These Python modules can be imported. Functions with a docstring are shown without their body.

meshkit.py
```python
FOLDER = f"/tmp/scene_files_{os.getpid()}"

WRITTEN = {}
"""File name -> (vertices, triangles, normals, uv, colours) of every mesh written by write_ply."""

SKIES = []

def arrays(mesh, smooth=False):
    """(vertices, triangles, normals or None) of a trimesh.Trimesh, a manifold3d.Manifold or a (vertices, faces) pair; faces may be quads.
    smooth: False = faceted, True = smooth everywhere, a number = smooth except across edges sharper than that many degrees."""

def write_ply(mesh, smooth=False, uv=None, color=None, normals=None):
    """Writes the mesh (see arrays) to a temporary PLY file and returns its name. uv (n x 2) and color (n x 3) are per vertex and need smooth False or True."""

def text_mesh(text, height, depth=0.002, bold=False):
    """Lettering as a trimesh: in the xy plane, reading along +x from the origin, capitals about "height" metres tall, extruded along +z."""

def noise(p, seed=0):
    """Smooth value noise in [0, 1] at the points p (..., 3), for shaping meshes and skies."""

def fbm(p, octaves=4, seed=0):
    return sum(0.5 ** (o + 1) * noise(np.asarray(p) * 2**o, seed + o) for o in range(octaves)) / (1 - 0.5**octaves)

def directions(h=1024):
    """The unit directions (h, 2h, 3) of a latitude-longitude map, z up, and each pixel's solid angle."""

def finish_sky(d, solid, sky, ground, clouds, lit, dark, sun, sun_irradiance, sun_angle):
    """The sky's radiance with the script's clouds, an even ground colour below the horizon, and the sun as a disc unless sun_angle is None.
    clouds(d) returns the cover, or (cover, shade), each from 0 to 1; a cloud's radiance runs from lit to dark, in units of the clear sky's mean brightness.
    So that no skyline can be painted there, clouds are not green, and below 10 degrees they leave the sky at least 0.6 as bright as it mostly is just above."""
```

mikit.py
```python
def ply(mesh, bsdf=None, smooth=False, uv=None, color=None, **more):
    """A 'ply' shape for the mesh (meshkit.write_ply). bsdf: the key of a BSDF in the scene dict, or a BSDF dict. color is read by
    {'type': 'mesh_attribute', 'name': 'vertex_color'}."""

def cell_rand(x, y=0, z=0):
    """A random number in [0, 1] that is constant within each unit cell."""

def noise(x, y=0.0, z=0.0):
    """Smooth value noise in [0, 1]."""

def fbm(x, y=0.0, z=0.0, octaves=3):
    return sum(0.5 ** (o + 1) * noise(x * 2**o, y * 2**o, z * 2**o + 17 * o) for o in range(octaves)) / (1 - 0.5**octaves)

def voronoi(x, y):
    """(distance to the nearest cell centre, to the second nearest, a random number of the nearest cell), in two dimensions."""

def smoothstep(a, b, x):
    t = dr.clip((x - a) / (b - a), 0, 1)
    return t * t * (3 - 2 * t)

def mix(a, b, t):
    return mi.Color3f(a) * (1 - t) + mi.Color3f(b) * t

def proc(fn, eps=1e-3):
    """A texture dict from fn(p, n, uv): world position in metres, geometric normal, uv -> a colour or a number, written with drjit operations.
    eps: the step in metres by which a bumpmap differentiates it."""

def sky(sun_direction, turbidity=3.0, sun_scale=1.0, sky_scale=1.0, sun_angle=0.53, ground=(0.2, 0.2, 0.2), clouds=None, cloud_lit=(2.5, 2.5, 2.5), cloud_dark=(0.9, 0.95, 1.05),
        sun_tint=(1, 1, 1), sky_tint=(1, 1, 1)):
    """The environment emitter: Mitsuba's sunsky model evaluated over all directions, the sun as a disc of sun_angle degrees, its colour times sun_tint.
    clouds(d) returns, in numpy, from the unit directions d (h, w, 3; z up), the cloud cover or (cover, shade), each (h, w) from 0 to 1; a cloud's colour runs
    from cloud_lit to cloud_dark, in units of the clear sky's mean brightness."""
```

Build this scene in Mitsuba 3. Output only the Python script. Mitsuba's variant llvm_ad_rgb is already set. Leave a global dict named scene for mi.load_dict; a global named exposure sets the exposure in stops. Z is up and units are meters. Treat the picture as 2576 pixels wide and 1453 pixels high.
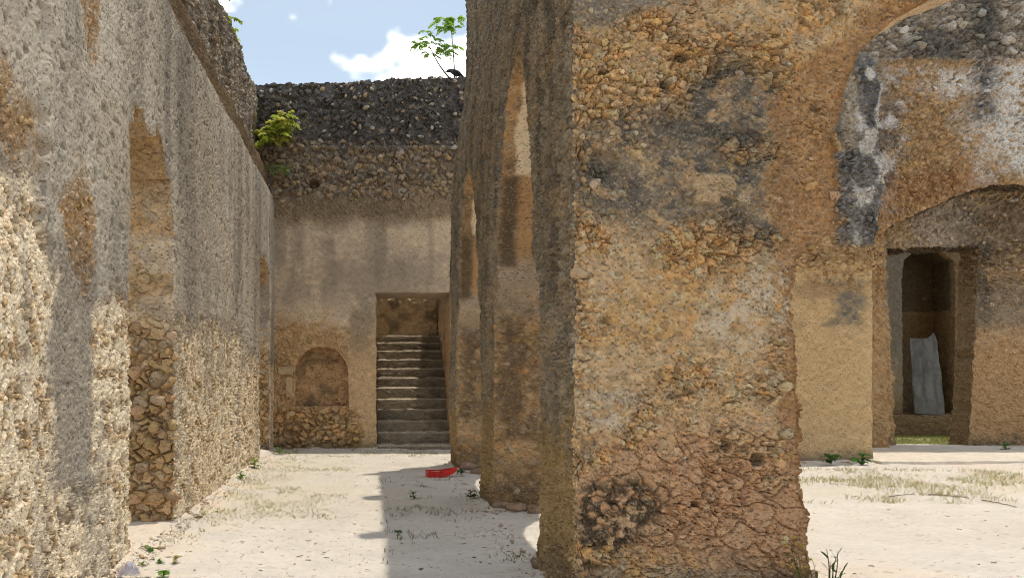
import math
import numpy as np, trimesh, manifold3d as m3, mitsuba as mi, mikit, meshkit
from scipy.spatial import cKDTree, ConvexHull
from meshkit import noise, fbm

T = mi.ScalarTransform4f
scene, labels = {}, {}
# ------------------------------------------------------------------ camera, sky, exposure
EYE = np.array([0.0, 0.0, 1.6])
FOC = 1930.0 / 1288.0                 # focal length in half widths
scene['camera'] = {'type': 'perspective', 'fov': 2 * math.degrees(math.atan(1 / FOC)), 'fov_axis': 'x', 'near_clip': 0.05, 'far_clip': 500.0,
                   'principal_point_offset_x': 0.139, 'principal_point_offset_y': -0.1504,
                   'to_world': T().look_at(origin=[0, 0, 1.6], target=[0, 1, 1.6], up=[0, 0, 1])}
SUN = np.array([0.18, 0.10, 1.0]); SUN /= np.linalg.norm(SUN)


def cloud_cover(d):
    big = fbm(d * [11, 11, 16], 4, 2507) + .06 * (fbm(d * [60, 60, 80], 3, 12) - .5)
    veil = .06 + .10 * fbm(d * [2, 2, 6], 3, 21)
    cum = .9 * ss(.505, .70, big)
    return np.maximum(veil, cum), cum * .45 * ss(.60, .76, big)


def ss(a, b, x):
    t = np.clip((x - a) / (b - a), 0, 1)
    return t * t * (3 - 2 * t)


scene['sky'] = mikit.sky(SUN.tolist(), turbidity=3, sun_scale=.205, sky_scale=.42, clouds=cloud_cover, cloud_lit=(5.5, 5.3, 5.0), cloud_dark=(3.9, 3.8, 3.7), ground=(.42, .37, .30), sun_tint=(.95, 1.0, 1.06), sky_tint=(1.06, 1.0, .88))
exposure = 3.42
# ------------------------------------------------------------------ materials
VC = {'type': 'mesh_attribute', 'name': 'vertex_color'}


def pore(p, n, uv):                    # open pores and dirt in coral stone
    a = .58 * mikit.noise(p.x * 50, p.y * 50, p.z * 54) + .42 * mikit.noise(p.x * 113, p.y * 113, p.z * 117)
    return .80 * mikit.smoothstep(.545, .80, a)


def chip_(p, n, uv):                   # chips of shell and lime
    a = .62 * mikit.noise(p.x * 60 + 9, p.y * 60, p.z * 60) + .38 * mikit.noise(p.x * 137, p.y * 137 + 5, p.z * 137)
    return .36 * mikit.smoothstep(.55, .80, a)


scene['masonry'] = {'type': 'twosided', 'nested': {
    'type': 'blendbsdf', 'weight': mikit.proc(pore),
    'first': {'type': 'blendbsdf', 'weight': mikit.proc(chip_), 'first': {'type': 'diffuse', 'reflectance': VC},
              'second': {'type': 'diffuse', 'reflectance': {'type': 'rgb', 'value': [.58, .48, .35]}}},
    'second': {'type': 'diffuse', 'reflectance': {'type': 'rgb', 'value': [.10, .075, .05]}}}}
scene['earth'] = {'type': 'twosided', 'nested': {'type': 'diffuse', 'reflectance': VC}}
scene['leaf'] = {'type': 'principledthin', 'base_color': {'type': 'mesh_attribute', 'name': 'vertex_color'}, 'roughness': .55, 'diff_trans': .9, 'spec_trans': 0.0}
scene['bark'] = {'type': 'diffuse', 'reflectance': {'type': 'rgb', 'value': [.16, .12, .08]}}

TAN, OCHRE, ORANGE, RED = (.40, .275, .150), (.43, .27, .115), (.30, .145, .055), (.34, .175, .090)
CREAM, GREY, DGREY, BLACK = (.58, .46, .30), (.27, .235, .195), (.105, .092, .078), (.030, .028, .026)
WHITE, BLUE, SAND, BROWN = (.60, .57, .53), (.20, .205, .21), (.60, .565, .505), (.21, .145, .085)
C = lambda c: np.asarray(c, float)


def mixc(base, c, m):
    return base + (C(c) - base) * np.clip(m, 0, 1)[:, None]


# ------------------------------------------------------------------ mesh tools
def poly_solid(pts, axis, lo, hi):
    """A polygon extruded along an axis. axis 'x': the points are (y, z); 'y': (x, z); 'z': (x, y)."""
    p = np.asarray(pts, float)
    area = np.sum(p[:, 0] * np.roll(p[:, 1], -1) - np.roll(p[:, 0], -1) * p[:, 1])
    if area < 0:
        p = p[::-1]
    s = m3.CrossSection([p.tolist()]).extrude(hi - lo)
    if axis == 'z':
        return s.translate([0, 0, lo])
    if axis == 'y':
        return s.rotate([90, 0, 0]).translate([0, hi, 0])
    return s.rotate([90, 0, 90]).translate([lo, 0, 0])


def box(x0, x1, y0, y1, z0, z1):
    return m3.Manifold.cube([x1 - x0, y1 - y0, z1 - z0]).translate([x0, y0, z0])


def px_of(P):
    d = np.maximum(P[:, 1] - EYE[1], .3)
    return 930 + 1930 * P[:, 0] / d, 945 - 1930 * (P[:, 2] - 1.6) / d


def flip_edges(V, F, passes=40):
    """Delaunay edge flips inside flat faces, so that slivers do not survive the refinement."""
    for _ in range(passes):
        h = np.stack([F, np.roll(F, -1, 1)], 2).reshape(-1, 2)                # half edges (a, b) of face i // 3
        key = np.minimum(h[:, 0], h[:, 1]) * len(V) + np.maximum(h[:, 0], h[:, 1])
        o = np.argsort(key, kind='stable')
        same = np.nonzero(key[o][1:] == key[o][:-1])[0]
        e1, e2 = o[same], o[same + 1]
        f1, f2 = e1 // 3, e2 // 3
        a, b = h[e1].T
        c, d = F[f1, (e1 + 2) % 3], F[f2, (e2 + 2) % 3]

        def cot(p, q, r):
            x, y = V[q] - V[p], V[r] - V[p]
            return np.einsum('ij,ij->i', x, y) / (np.linalg.norm(np.cross(x, y), axis=1) + 1e-12)
        n = np.cross(V[F[:, 1]] - V[F[:, 0]], V[F[:, 2]] - V[F[:, 0]])
        A = np.linalg.norm(n, axis=1)
        n = n / (A[:, None] + 1e-15)
        flat = (np.einsum('ij,ij->i', n[f1], n[f2]) > .99995) | (np.minimum(A[f1], A[f2]) < 1e-9)
        bad = flat & (cot(c, a, b) + cot(d, a, b) < -1e-6) & (c != d)
        if not bad.any():
            break
        i = np.nonzero(bad)[0]
        pr = np.random.default_rng(_).permutation(len(i)) + 1
        top = np.zeros(len(F), np.int64)
        np.maximum.at(top, f1[i], pr); np.maximum.at(top, f2[i], pr)
        i = i[(top[f1[i]] == pr) & (top[f2[i]] == pr)]
        F = F.copy()
        F[f1[i]] = np.stack([a[i], d[i], c[i]], 1)
        F[f2[i]] = np.stack([d[i], b[i], c[i]], 1)
    return F


def refine(V, F, k, lo, hi=.30, grow=6.0):
    """Splits edges until they are as short as their distance asks for (finer near the viewer, coarse on far sides); conforming."""
    V, F = np.asarray(V, float), np.asarray(F, np.int64)
    for _ in range(40):
        if len(F) < 150000:
            F = flip_edges(V, F, 40 if len(F) < 30000 else 6)
        n = np.cross(V[F[:, 1]] - V[F[:, 0]], V[F[:, 2]] - V[F[:, 0]])
        n /= np.linalg.norm(n, axis=1, keepdims=True) + 1e-15
        c = V[F].mean(1)
        e = np.sort(np.stack([F[:, [0, 1]], F[:, [1, 2]], F[:, [2, 0]]], 1).reshape(-1, 2), 1)
        key, inv = np.unique(e[:, 0] * (len(V) + 1) + e[:, 1], return_inverse=True)
        ue = np.stack([key // (len(V) + 1), key % (len(V) + 1)], 1)
        mid = V[ue].mean(1)
        L = np.linalg.norm(V[ue[:, 0]] - V[ue[:, 1]], axis=1)
        dist = np.maximum(np.linalg.norm(mid - EYE, axis=1), .5)
        u, v = px_of(mid)
        out = np.maximum(np.maximum(-40 - u, u - 2616), np.maximum(-40 - v, v - 1493)) - .5 * L * 1930 / np.maximum(mid[:, 1], .5)
        e0 = V[ue[:, 0]] - V[ue[:, 1]]
        along = np.abs(np.einsum('ij,ij->i', e0, mid - EYE)) / dist
        L = np.maximum(np.sqrt(np.maximum(L * L - along * along, 0)), .30 * L)      # foreshortened edges may stay longer
        tgt = np.clip(np.where(out > 0, .16, k * dist), lo, hi)
        back = np.einsum('ij,ij->i', n, c - EYE) > .15 * np.linalg.norm(c - EYE, axis=1)
        front_edge = np.zeros(len(ue), bool)
        front_edge[inv.reshape(-1, 3)[~back].ravel()] = True
        tgt = np.where(front_edge, tgt, np.minimum(tgt * grow, .5))
        mark = L > tgt * 1.55
        if not mark.any():
            break
        fe = inv.reshape(-1, 3)
        longest = fe[np.arange(len(F)), L[fe].argmax(1)]
        for _ in range(12):
            need = mark[fe].any(1) & ~mark[longest]
            if not need.any():
                break
            mark[longest[need]] = True
        new = np.full(len(ue), -1)
        new[mark] = len(V) + np.arange(mark.sum())
        V = np.vstack([V, mid[mark]])
        m = new[fe]
        cnt = (m >= 0).sum(1)
        parts = [F[cnt == 0]]
        for j in range(3):                      # one split edge j: (j, j+1)
            s = (cnt == 1) & (m[:, j] >= 0)
            a, b, cc, q = F[s, j], F[s, (j + 1) % 3], F[s, (j + 2) % 3], m[s, j]
            parts += [np.stack([a, q, cc], 1), np.stack([q, b, cc], 1)]
            s = (cnt == 2) & (m[:, j] < 0)      # edge j is the one not split
            a, b, cc, q1, q2 = F[s, j], F[s, (j + 1) % 3], F[s, (j + 2) % 3], m[s, (j + 1) % 3], m[s, (j + 2) % 3]
            parts += [np.stack([cc, q2, q1], 1), np.stack([a, b, q1], 1), np.stack([a, q1, q2], 1)]
        s = cnt == 3
        a, b, cc, p0, p1, p2 = F[s, 0], F[s, 1], F[s, 2], m[s, 0], m[s, 1], m[s, 2]
        parts += [np.stack([a, p0, p2], 1), np.stack([p0, b, p1], 1), np.stack([p2, p1, cc], 1), np.stack([p0, p1, p2], 1)]
        F = np.vstack(parts)
    return V, F


def vnormals(V, F):
    n, f = np.zeros_like(V), np.cross(V[F[:, 1]] - V[F[:, 0]], V[F[:, 2]] - V[F[:, 0]])
    for k in range(3):
        np.add.at(n, F[:, k], f)
    return n / (np.linalg.norm(n, axis=1, keepdims=True) + 1e-15)


def sharp_points(V, F, step=.03):
    """Points along the solid's sharp edges, each with the mean direction of the two faces that meet there."""
    m = trimesh.Trimesh(V, F, process=False)
    bad = m.face_adjacency_angles > .6
    P, N = [np.zeros((0, 3))], [np.zeros((0, 3))]
    for (a, b), f in zip(V[m.face_adjacency_edges[bad]], m.face_adjacency[bad]):
        t = np.linspace(0, 1, max(2, int(np.linalg.norm(b - a) / step)))[:, None]
        P.append(a + (b - a) * t)
        n = m.face_normals[f].sum(0)
        N.append(np.tile(n / (np.linalg.norm(n) + 1e-9), (len(t), 1)))
    return np.vstack(P), np.vstack(N)


def hash3(c, seed):
    h = (c[..., 0] * 374761393 + c[..., 1] * 668265263 + c[..., 2] * 2147483647 + seed * 974711) & 0xFFFFFFFF
    h = ((h ^ (h >> 13)) * 1274126177) & 0xFFFFFFFF
    return ((h ^ (h >> 16)) & 0xFFFFFF) / 16777215.0


NB = np.array([[a, b, c] for a in (-1, 0, 1) for b in (-1, 0, 1) for c in (-1, 0, 1)])


def voro(P, s, seed=0, warp=.35):
    """Cells of about s metres: (distance to the centre, margin to the next cell, a random number per cell)."""
    s3 = np.broadcast_to(np.asarray(s, float), (3,))
    Q = P / s3
    if warp:
        Q = Q + warp * (np.stack([noise(Q * 1.7, seed + i) for i in (1, 2, 3)], 1) - .5) * 2
    c = np.unique(np.floor(Q).astype(np.int64), axis=0)
    c = np.unique((c[:, None] + NB).reshape(-1, 3), axis=0)
    pts = c + np.stack([hash3(c, seed + i) for i in (11, 12, 13)], 1)
    d, i = cKDTree(pts).query(Q, k=2, workers=-1)
    return d[:, 0], d[:, 1] - d[:, 0], hash3(c, seed + 14)[i[:, 0]]


class Surf:
    """A masonry surface: noise fields at its vertices, shared by its relief and its colours."""
    def __init__(s, V, F, edges):
        s.P, s.F, s.N = V, F, vnormals(V, F)
        s.x, s.y, s.z = V.T
        s.edge, i = cKDTree(edges[0]).query(V, workers=-1)
        s.edge_n = edges[1][i]
        s.n1, s.n2, s.n3 = fbm(V * .9, 4, 1), fbm(V * 3.1, 4, 5), fbm(V * 11, 3, 9)
        s.n4, s.n5 = noise(V * 38, 12), noise(V * 85, 15)
        s.streak = fbm(V * [4.5, 4.5, .45], 4, 31)
        s.w = (s.n2 - .5) * 1.5 + (s.n1 - .5) * .9 + (s.n3 - .5) * .7        # wobbles the borders of zones

    def blob(s, a, b, ca, cb, ra, rb, soft=.3, wob=.9):
        r = np.sqrt(((a - ca) / ra) ** 2 + ((b - cb) / rb) ** 2) + s.w * wob
        return 1 - ss(1 - soft, 1 + soft, r)

    def rect(s, a, b, a0, a1, b0, b1, soft=.06, wob=.25):
        d = np.maximum(np.maximum(a0 - a, a - a1), np.maximum(b0 - b, b - b1)) + s.w * wob
        return 1 - ss(-soft, soft, d)


def srgb(r, g, b):
    c = np.array([r, g, b]) / 255.0
    return np.where(c <= .04045, c / 12.92, ((c + .055) / 1.055) ** 2.4)


def build(key, solid, shade, k=.0022, lo=.009, warp=None, chip=.03, bsdf='masonry', fleck=24.0, grow=6.0):
    """A wall: a solid, refined, roughened and coloured by shade(surf) -> (height along the normal, colour). Returns the finished surf."""
    if hasattr(solid, 'to_mesh'):
        me = solid.to_mesh()
        V, F = np.asarray(me.vert_properties[:, :3], float), np.asarray(me.tri_verts, np.int64)
    else:
        V, F = solid
    E = sharp_points(V, F)
    V, F = refine(V, F, k, lo, grow=grow)
    s = Surf(V, F, E)
    s.V0 = V
    h, col = shade(s)
    near = np.exp(-s.edge / .08)
    bite = chip * near * (.3 + .9 * ss(.3, .7, s.n2 * .85 + s.n3 * .15))
    turn = np.exp(-s.edge / .045)[:, None]                          # towards an arris the relief swings round to its bisector
    V = V + s.N * h[:, None] * (1 - .85 * turn) + s.edge_n * (np.clip(h, -.018, .018) * turn[:, 0] - bite)[:, None]
    if warp is not None:
        V = warp(V)
    s.P, s.N = V, vnormals(V, F)
    f1, f2 = noise(V * fleck, 201), noise(V * fleck * 1.9, 203)       # grit: light chips of shell and lime, dark pores
    patch = .35 + 1.3 * s.n2
    col = col * (.80 + .24 * f1 + .20 * f2)[:, None]
    col = col + (C((.62, .54, .42)) - col) * (.35 * patch * ss(.78, .92, f1 * .55 + noise(V * fleck * 1.3, 207) * .45))[:, None]
    col = col * (1 - .45 * np.clip(patch, 0, 1) * ss(.74, .90, f2 * .5 + noise(V * fleck * .8, 209) * .5))[:, None]
    s.color = np.clip(col, .008, .80)
    scene[key] = mikit.ply((V, F), bsdf, smooth=False, color=s.color)
    return s


# ------------------------------------------------------------------ loose and bedded stones
rng = np.random.default_rng(5)


def stone_variant(seed, n=22):
    r = np.random.default_rng(seed)
    p = r.normal(size=(n, 3)); p /= np.linalg.norm(p, axis=1, keepdims=True)
    p *= r.uniform(.78, 1.0, (n, 1))
    h = ConvexHull(p)
    f = h.simplices.copy()
    c = np.cross(p[f[:, 1]] - p[f[:, 0]], p[f[:, 2]] - p[f[:, 0]])
    flip = np.einsum('ij,ij->i', c, p[f].mean(1)) < 0
    f[flip] = f[flip][:, ::-1]
    return p, f


SHAPES = [stone_variant(s) for s in range(9)]
_ply = {}


def stone_ply(shape, tone):
    k = (shape, tone)
    if k not in _ply:
        p, f = SHAPES[shape]
        n = noise(p * 2.3 + shape * 7, 3)[:, None]
        _ply[k] = mikit.ply((p, f), 'masonry', smooth=True, color=np.clip(C(tone) * (.78 + .44 * n), .01, .8))
    return _ply[k]


PAL = {'tan': [TAN, (.47, .34, .20), (.36, .235, .12), (.52, .42, .29), OCHRE, (.42, .27, .12)],
       'pale': [(.50, .43, .34), (.42, .36, .28), (.36, .25, .15), (.52, .47, .40), (.45, .33, .20)],
       'cream': [(.70, .59, .43), (.62, .52, .37), (.50, .37, .22), (.47, .33, .17), (.66, .58, .44), (.38, .28, .18)],
       'red': [RED, (.38, .22, .12), (.34, .20, .10), (.42, .28, .15), (.30, .16, .08)],
       'white': [WHITE, (.52, .50, .46), (.48, .40, .30), (.40, .30, .18), (.55, .54, .52)],
       'grey': [(.24, .22, .19), (.30, .27, .23), (.18, .16, .14), (.34, .27, .19)]}


def frame_of(n, r):
    a = np.cross(n, [0, 0, 1.0] if abs(n[2]) < .9 else [1.0, 0, 0]); a /= np.linalg.norm(a)
    b = np.cross(n, a)
    t = r.normal(0, .35)
    return math.cos(t) * a + math.sin(t) * b, -math.sin(t) * a + math.cos(t) * b, n


class Bed:
    """Beds single stones into the walls: the largest as parts, the rest as one part of stuff."""
    def __init__(s, thing):
        s.thing, s.items = thing, []

    def strew(s, surf, mask, count, r0, r1, pal, sink=.1, flat=.62, gap=.85, tries=8, long=1.25, own=.5):
        cand = np.nonzero(mask > .5)[0]
        if len(cand) == 0:
            return s
        A = np.zeros(len(surf.P))                       # vertices stand for areas, so a fine mesh draws no more stones
        f = surf.F
        a = .5 * np.linalg.norm(np.cross(surf.P[f[:, 1]] - surf.P[f[:, 0]], surf.P[f[:, 2]] - surf.P[f[:, 0]]), axis=1)
        for j in range(3):
            np.add.at(A, f[:, j], a)
        w = A[cand] * mask[cand]
        pick = rng.choice(cand, min(count * tries, int((w > 0).sum())), replace=False, p=w / w.sum())
        radii = np.sort(r0 * (r1 / r0) ** (rng.random(len(pick)) ** 1.7))[::-1]
        pos, rad, got = np.zeros((0, 3)), np.zeros(0), 0
        for q, r in zip(pick, radii):
            p = surf.P[q]
            if len(pos) and (np.linalg.norm(pos - p, axis=1) < gap * (rad + r)).any():
                continue
            pos, rad, got = np.vstack([pos, p]), np.append(rad, r), got + 1
            a, b, n = frame_of(surf.N[q], rng)
            sx, sy, sz = r * rng.uniform(1.0, long), r * rng.uniform(.68, .95), r * flat * rng.uniform(.8, 1.2)
            M = np.eye(4); M[:3, 0], M[:3, 1], M[:3, 2], M[:3, 3] = a * sx, b * sy, n * sz, p - n * r * sink
            c = C(PAL[pal][rng.integers(len(PAL[pal]))]) * (1 - own) + own * surf.color[q] * rng.uniform(.8, 1.35)
            s.items.append((r * 1930 / max(p[1], 1), int(rng.integers(len(SHAPES))), tuple(np.round(c * 33) / 33 + .004), M))
            if got >= count:
                break
        return s

    def put(s, p, n, r, tone):
        a, b, n = frame_of(C(n), rng)
        M = np.eye(4); M[:3, 0], M[:3, 1], M[:3, 2], M[:3, 3] = a * r * 1.15, b * r * .8, n * r * .7, C(p)
        s.items.append((r * 1930 / p[1] + 500, int(rng.integers(len(SHAPES))), tuple(np.round(C(tone) * 33) / 33 + .004), M))
        return s

    def done(s, name='stone', most=298):
        s.items.sort(key=lambda i: -i[0])
        for i, (_, sh, tone, M) in enumerate(s.items[:most]):
            scene[f'{s.thing}__{name}' + (f'_{i:03d}' if i else '')] = {**stone_ply(sh, tone), 'to_world': T(M)}
        rest = s.items[most:]
        if rest:
            V, F, K, at = [], [], [], 0
            for _, sh, tone, M in rest:
                p, f = SHAPES[sh]
                V.append(p @ M[:3, :3].T + M[:3, 3]); F.append(f + at); at += len(p)
                K.append(np.clip(C(tone) * (.78 + .44 * noise(p * 2.3 + sh * 7, 3)[:, None]), .01, .8))
            key = f'{s.thing}__small_{name}s'
            scene[key] = mikit.ply((np.vstack(V), np.vstack(F)), 'masonry', smooth=True, color=np.vstack(K))
            labels[key] = {'kind': 'stuff'}


def tag(key, label, cat, group=None):
    labels[key] = {'label': label, 'category': cat}
    if group:
        labels[key]['group'] = group


# ------------------------------------------------------------------ reliefs shared by the walls
def rubble(s, size, seed, amp, flat=1.0):
    d, m, r = voro(s.P, np.array([size, size, size * .8]), seed)
    return amp * (ss(0, .42, m) * (.65 + .6 * r) - .5) * flat, ss(.02, .16, m), r


def grain(s):
    return (s.n3 - .5) * .010 + (s.n4 - .5) * .009 + (s.n5 - .5) * .004


TINTS = C([(1.22, 1.20, 1.16), (1.18, .99, .74), (.80, .84, .92), (1.12, 1.04, .82), (.66, .62, .58), (1.02, 1.0, 1.0), (1.10, .95, .80), (1.0, 1.04, .96)])


def variegate(col, r, m, amount):
    """Each stone of the rubble has a tone of its own; lime smears it out towards the joints."""
    t = TINTS[(r * 7.999).astype(int)]
    a = (amount * (.35 + .65 * ss(.0, .25, m)))[:, None]
    return col * (1 + (t - 1) * a)


# ---- ground first: the sheet that everything stands on
def ground_h(x, y):
    P = np.stack([x, y, 0 * x], 1)
    h = (fbm(P * .8, 4, 3) - .5) * .07 + (fbm(P * 5, 3, 7) - .5) * .022
    h = h * (1 - .75 * ss(15.0, 16.0, y)) - .01
    d = np.minimum(np.maximum(x + 2.08, 0), np.maximum(16.72 - y, 0) + 9 * (x > 3))
    for a0, a1, b0, b1 in ((1.45, 3.25, 5.5, 6.5), (1.45, 2.4, 9.08, 10.1), (1.45, 2.4, 12.9, 13.9), (6.8, 9.5, 14.4, 16.7)):
        d = np.minimum(d, np.hypot(np.maximum(np.maximum(a0 - x, x - a1), 0), np.maximum(np.maximum(b0 - y, y - b1), 0)))
    return h + (.025 + .10 * fbm(P * 1.7, 3, 19) ** 2) * np.exp(-d / .11)


def axis_steps(lo, hi, mid, step, grow):
    out, d = [0.0], step
    while out[-1] < hi - mid:
        out.append(out[-1] + d); d *= grow
    neg, d = [0.0], step
    while neg[-1] < mid - lo:
        neg.append(neg[-1] + d); d *= grow
    return mid - np.array(neg[:0:-1]), mid + np.array(out)


def make_ground():
    xs = np.concatenate([-np.geomspace(4, 120, 24)[::-1], np.linspace(-3.4, 4, 380)[1:-1], np.linspace(4, 15, 300), np.geomspace(15.2, 120, 22)])
    ys = [5.6]
    while ys[-1] < 22:
        ys.append(ys[-1] + max(.016, .0030 * ys[-1] * ys[-1] / 9))
    ys = np.concatenate([-np.geomspace(2, 120, 20)[::-1], np.linspace(-1.5, 5.5, 40), ys, np.geomspace(23, 160, 24)])
    X, Y = np.meshgrid(xs, ys)
    x, y = X.ravel(), Y.ravel()
    V = np.stack([x, y, ground_h(x, y)], 1)
    n, m = len(ys), len(xs)
    i = (np.arange(n - 1)[:, None] * m + np.arange(m - 1)).ravel()
    F = np.vstack([np.stack([i, i + 1, i + m + 1], 1), np.stack([i, i + m + 1, i + m], 1)])
    big, mid, fine, spk = fbm(V * .55, 4, 41), fbm(V * 2.6, 4, 43), fbm(V * 13, 3, 45), noise(V * 60, 47)
    col = np.tile(C(SAND), (len(V), 1)) * (.84 + .16 * mid + .2 * (fine - .5) + .16 * (spk - .5))[:, None]
    col = mixc(col, (.60, .49, .39), .5 * ss(.45, .65, big) * ss(1.5, 4, x))            # pinkish earth in the yard
    col = mixc(col, (.62, .52, .40), .6 * (1 - ss(.0, .9, x + 2.1)) * ss(.35, .6, mid))  # lime dust under the plastered wall
    grassy = ss(.5, .62, mid) * (ss(9, 10.5, y) * (1 - ss(.2, .8, x + .7)) * ss(-2.1, -1.6, x))
    grassy = np.maximum(grassy, ss(.42, .6, mid) * ss(10.0, 10.6, y) * (1 - ss(12.3, 13.2, y)) * ss(5, 6, x))
    grassy = np.maximum(grassy, ss(.4, .6, mid) * ss(15.2, 16, y) * (x < 2.5))
    col = mixc(col, (.44, .42, .29), grassy * .3)
    col = mixc(col, (.30, .25, .19), .7 * ss(.62, .74, fine) * ss(.5, .62, spk))
    V[:, 2] += (spk - .5) * .006 + (fine - .5) * .012
    inside = ss(16.9, 17.3, y) * (x > 9) * (y < 24)
    col = mixc(col, (.24, .27, .09), inside * .8)
    scene['ground'] = mikit.ply((V, F), 'earth', smooth=True, color=np.clip(col, .02, .8))
    labels['ground'] = {'label': 'pale sandy courtyard ground with scattered debris', 'kind': 'structure'}


make_ground()
# ------------------------------------------------------------------ the long plastered wall at the left
XL = -2.08


def jag(pts, amp, seed, step=.12):
    """Roughens a polygon's outline."""
    r, out = np.random.default_rng(seed), []
    p = np.asarray(pts, float)
    for a, b in zip(p, np.roll(p, -1, 0)):
        n = max(1, int(np.linalg.norm(b - a) / step))
        for t in np.arange(n) / n:
            out.append(a + (b - a) * t + (r.normal(0, amp, 2) if t > 0 else 0))
    return np.array(out)


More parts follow.
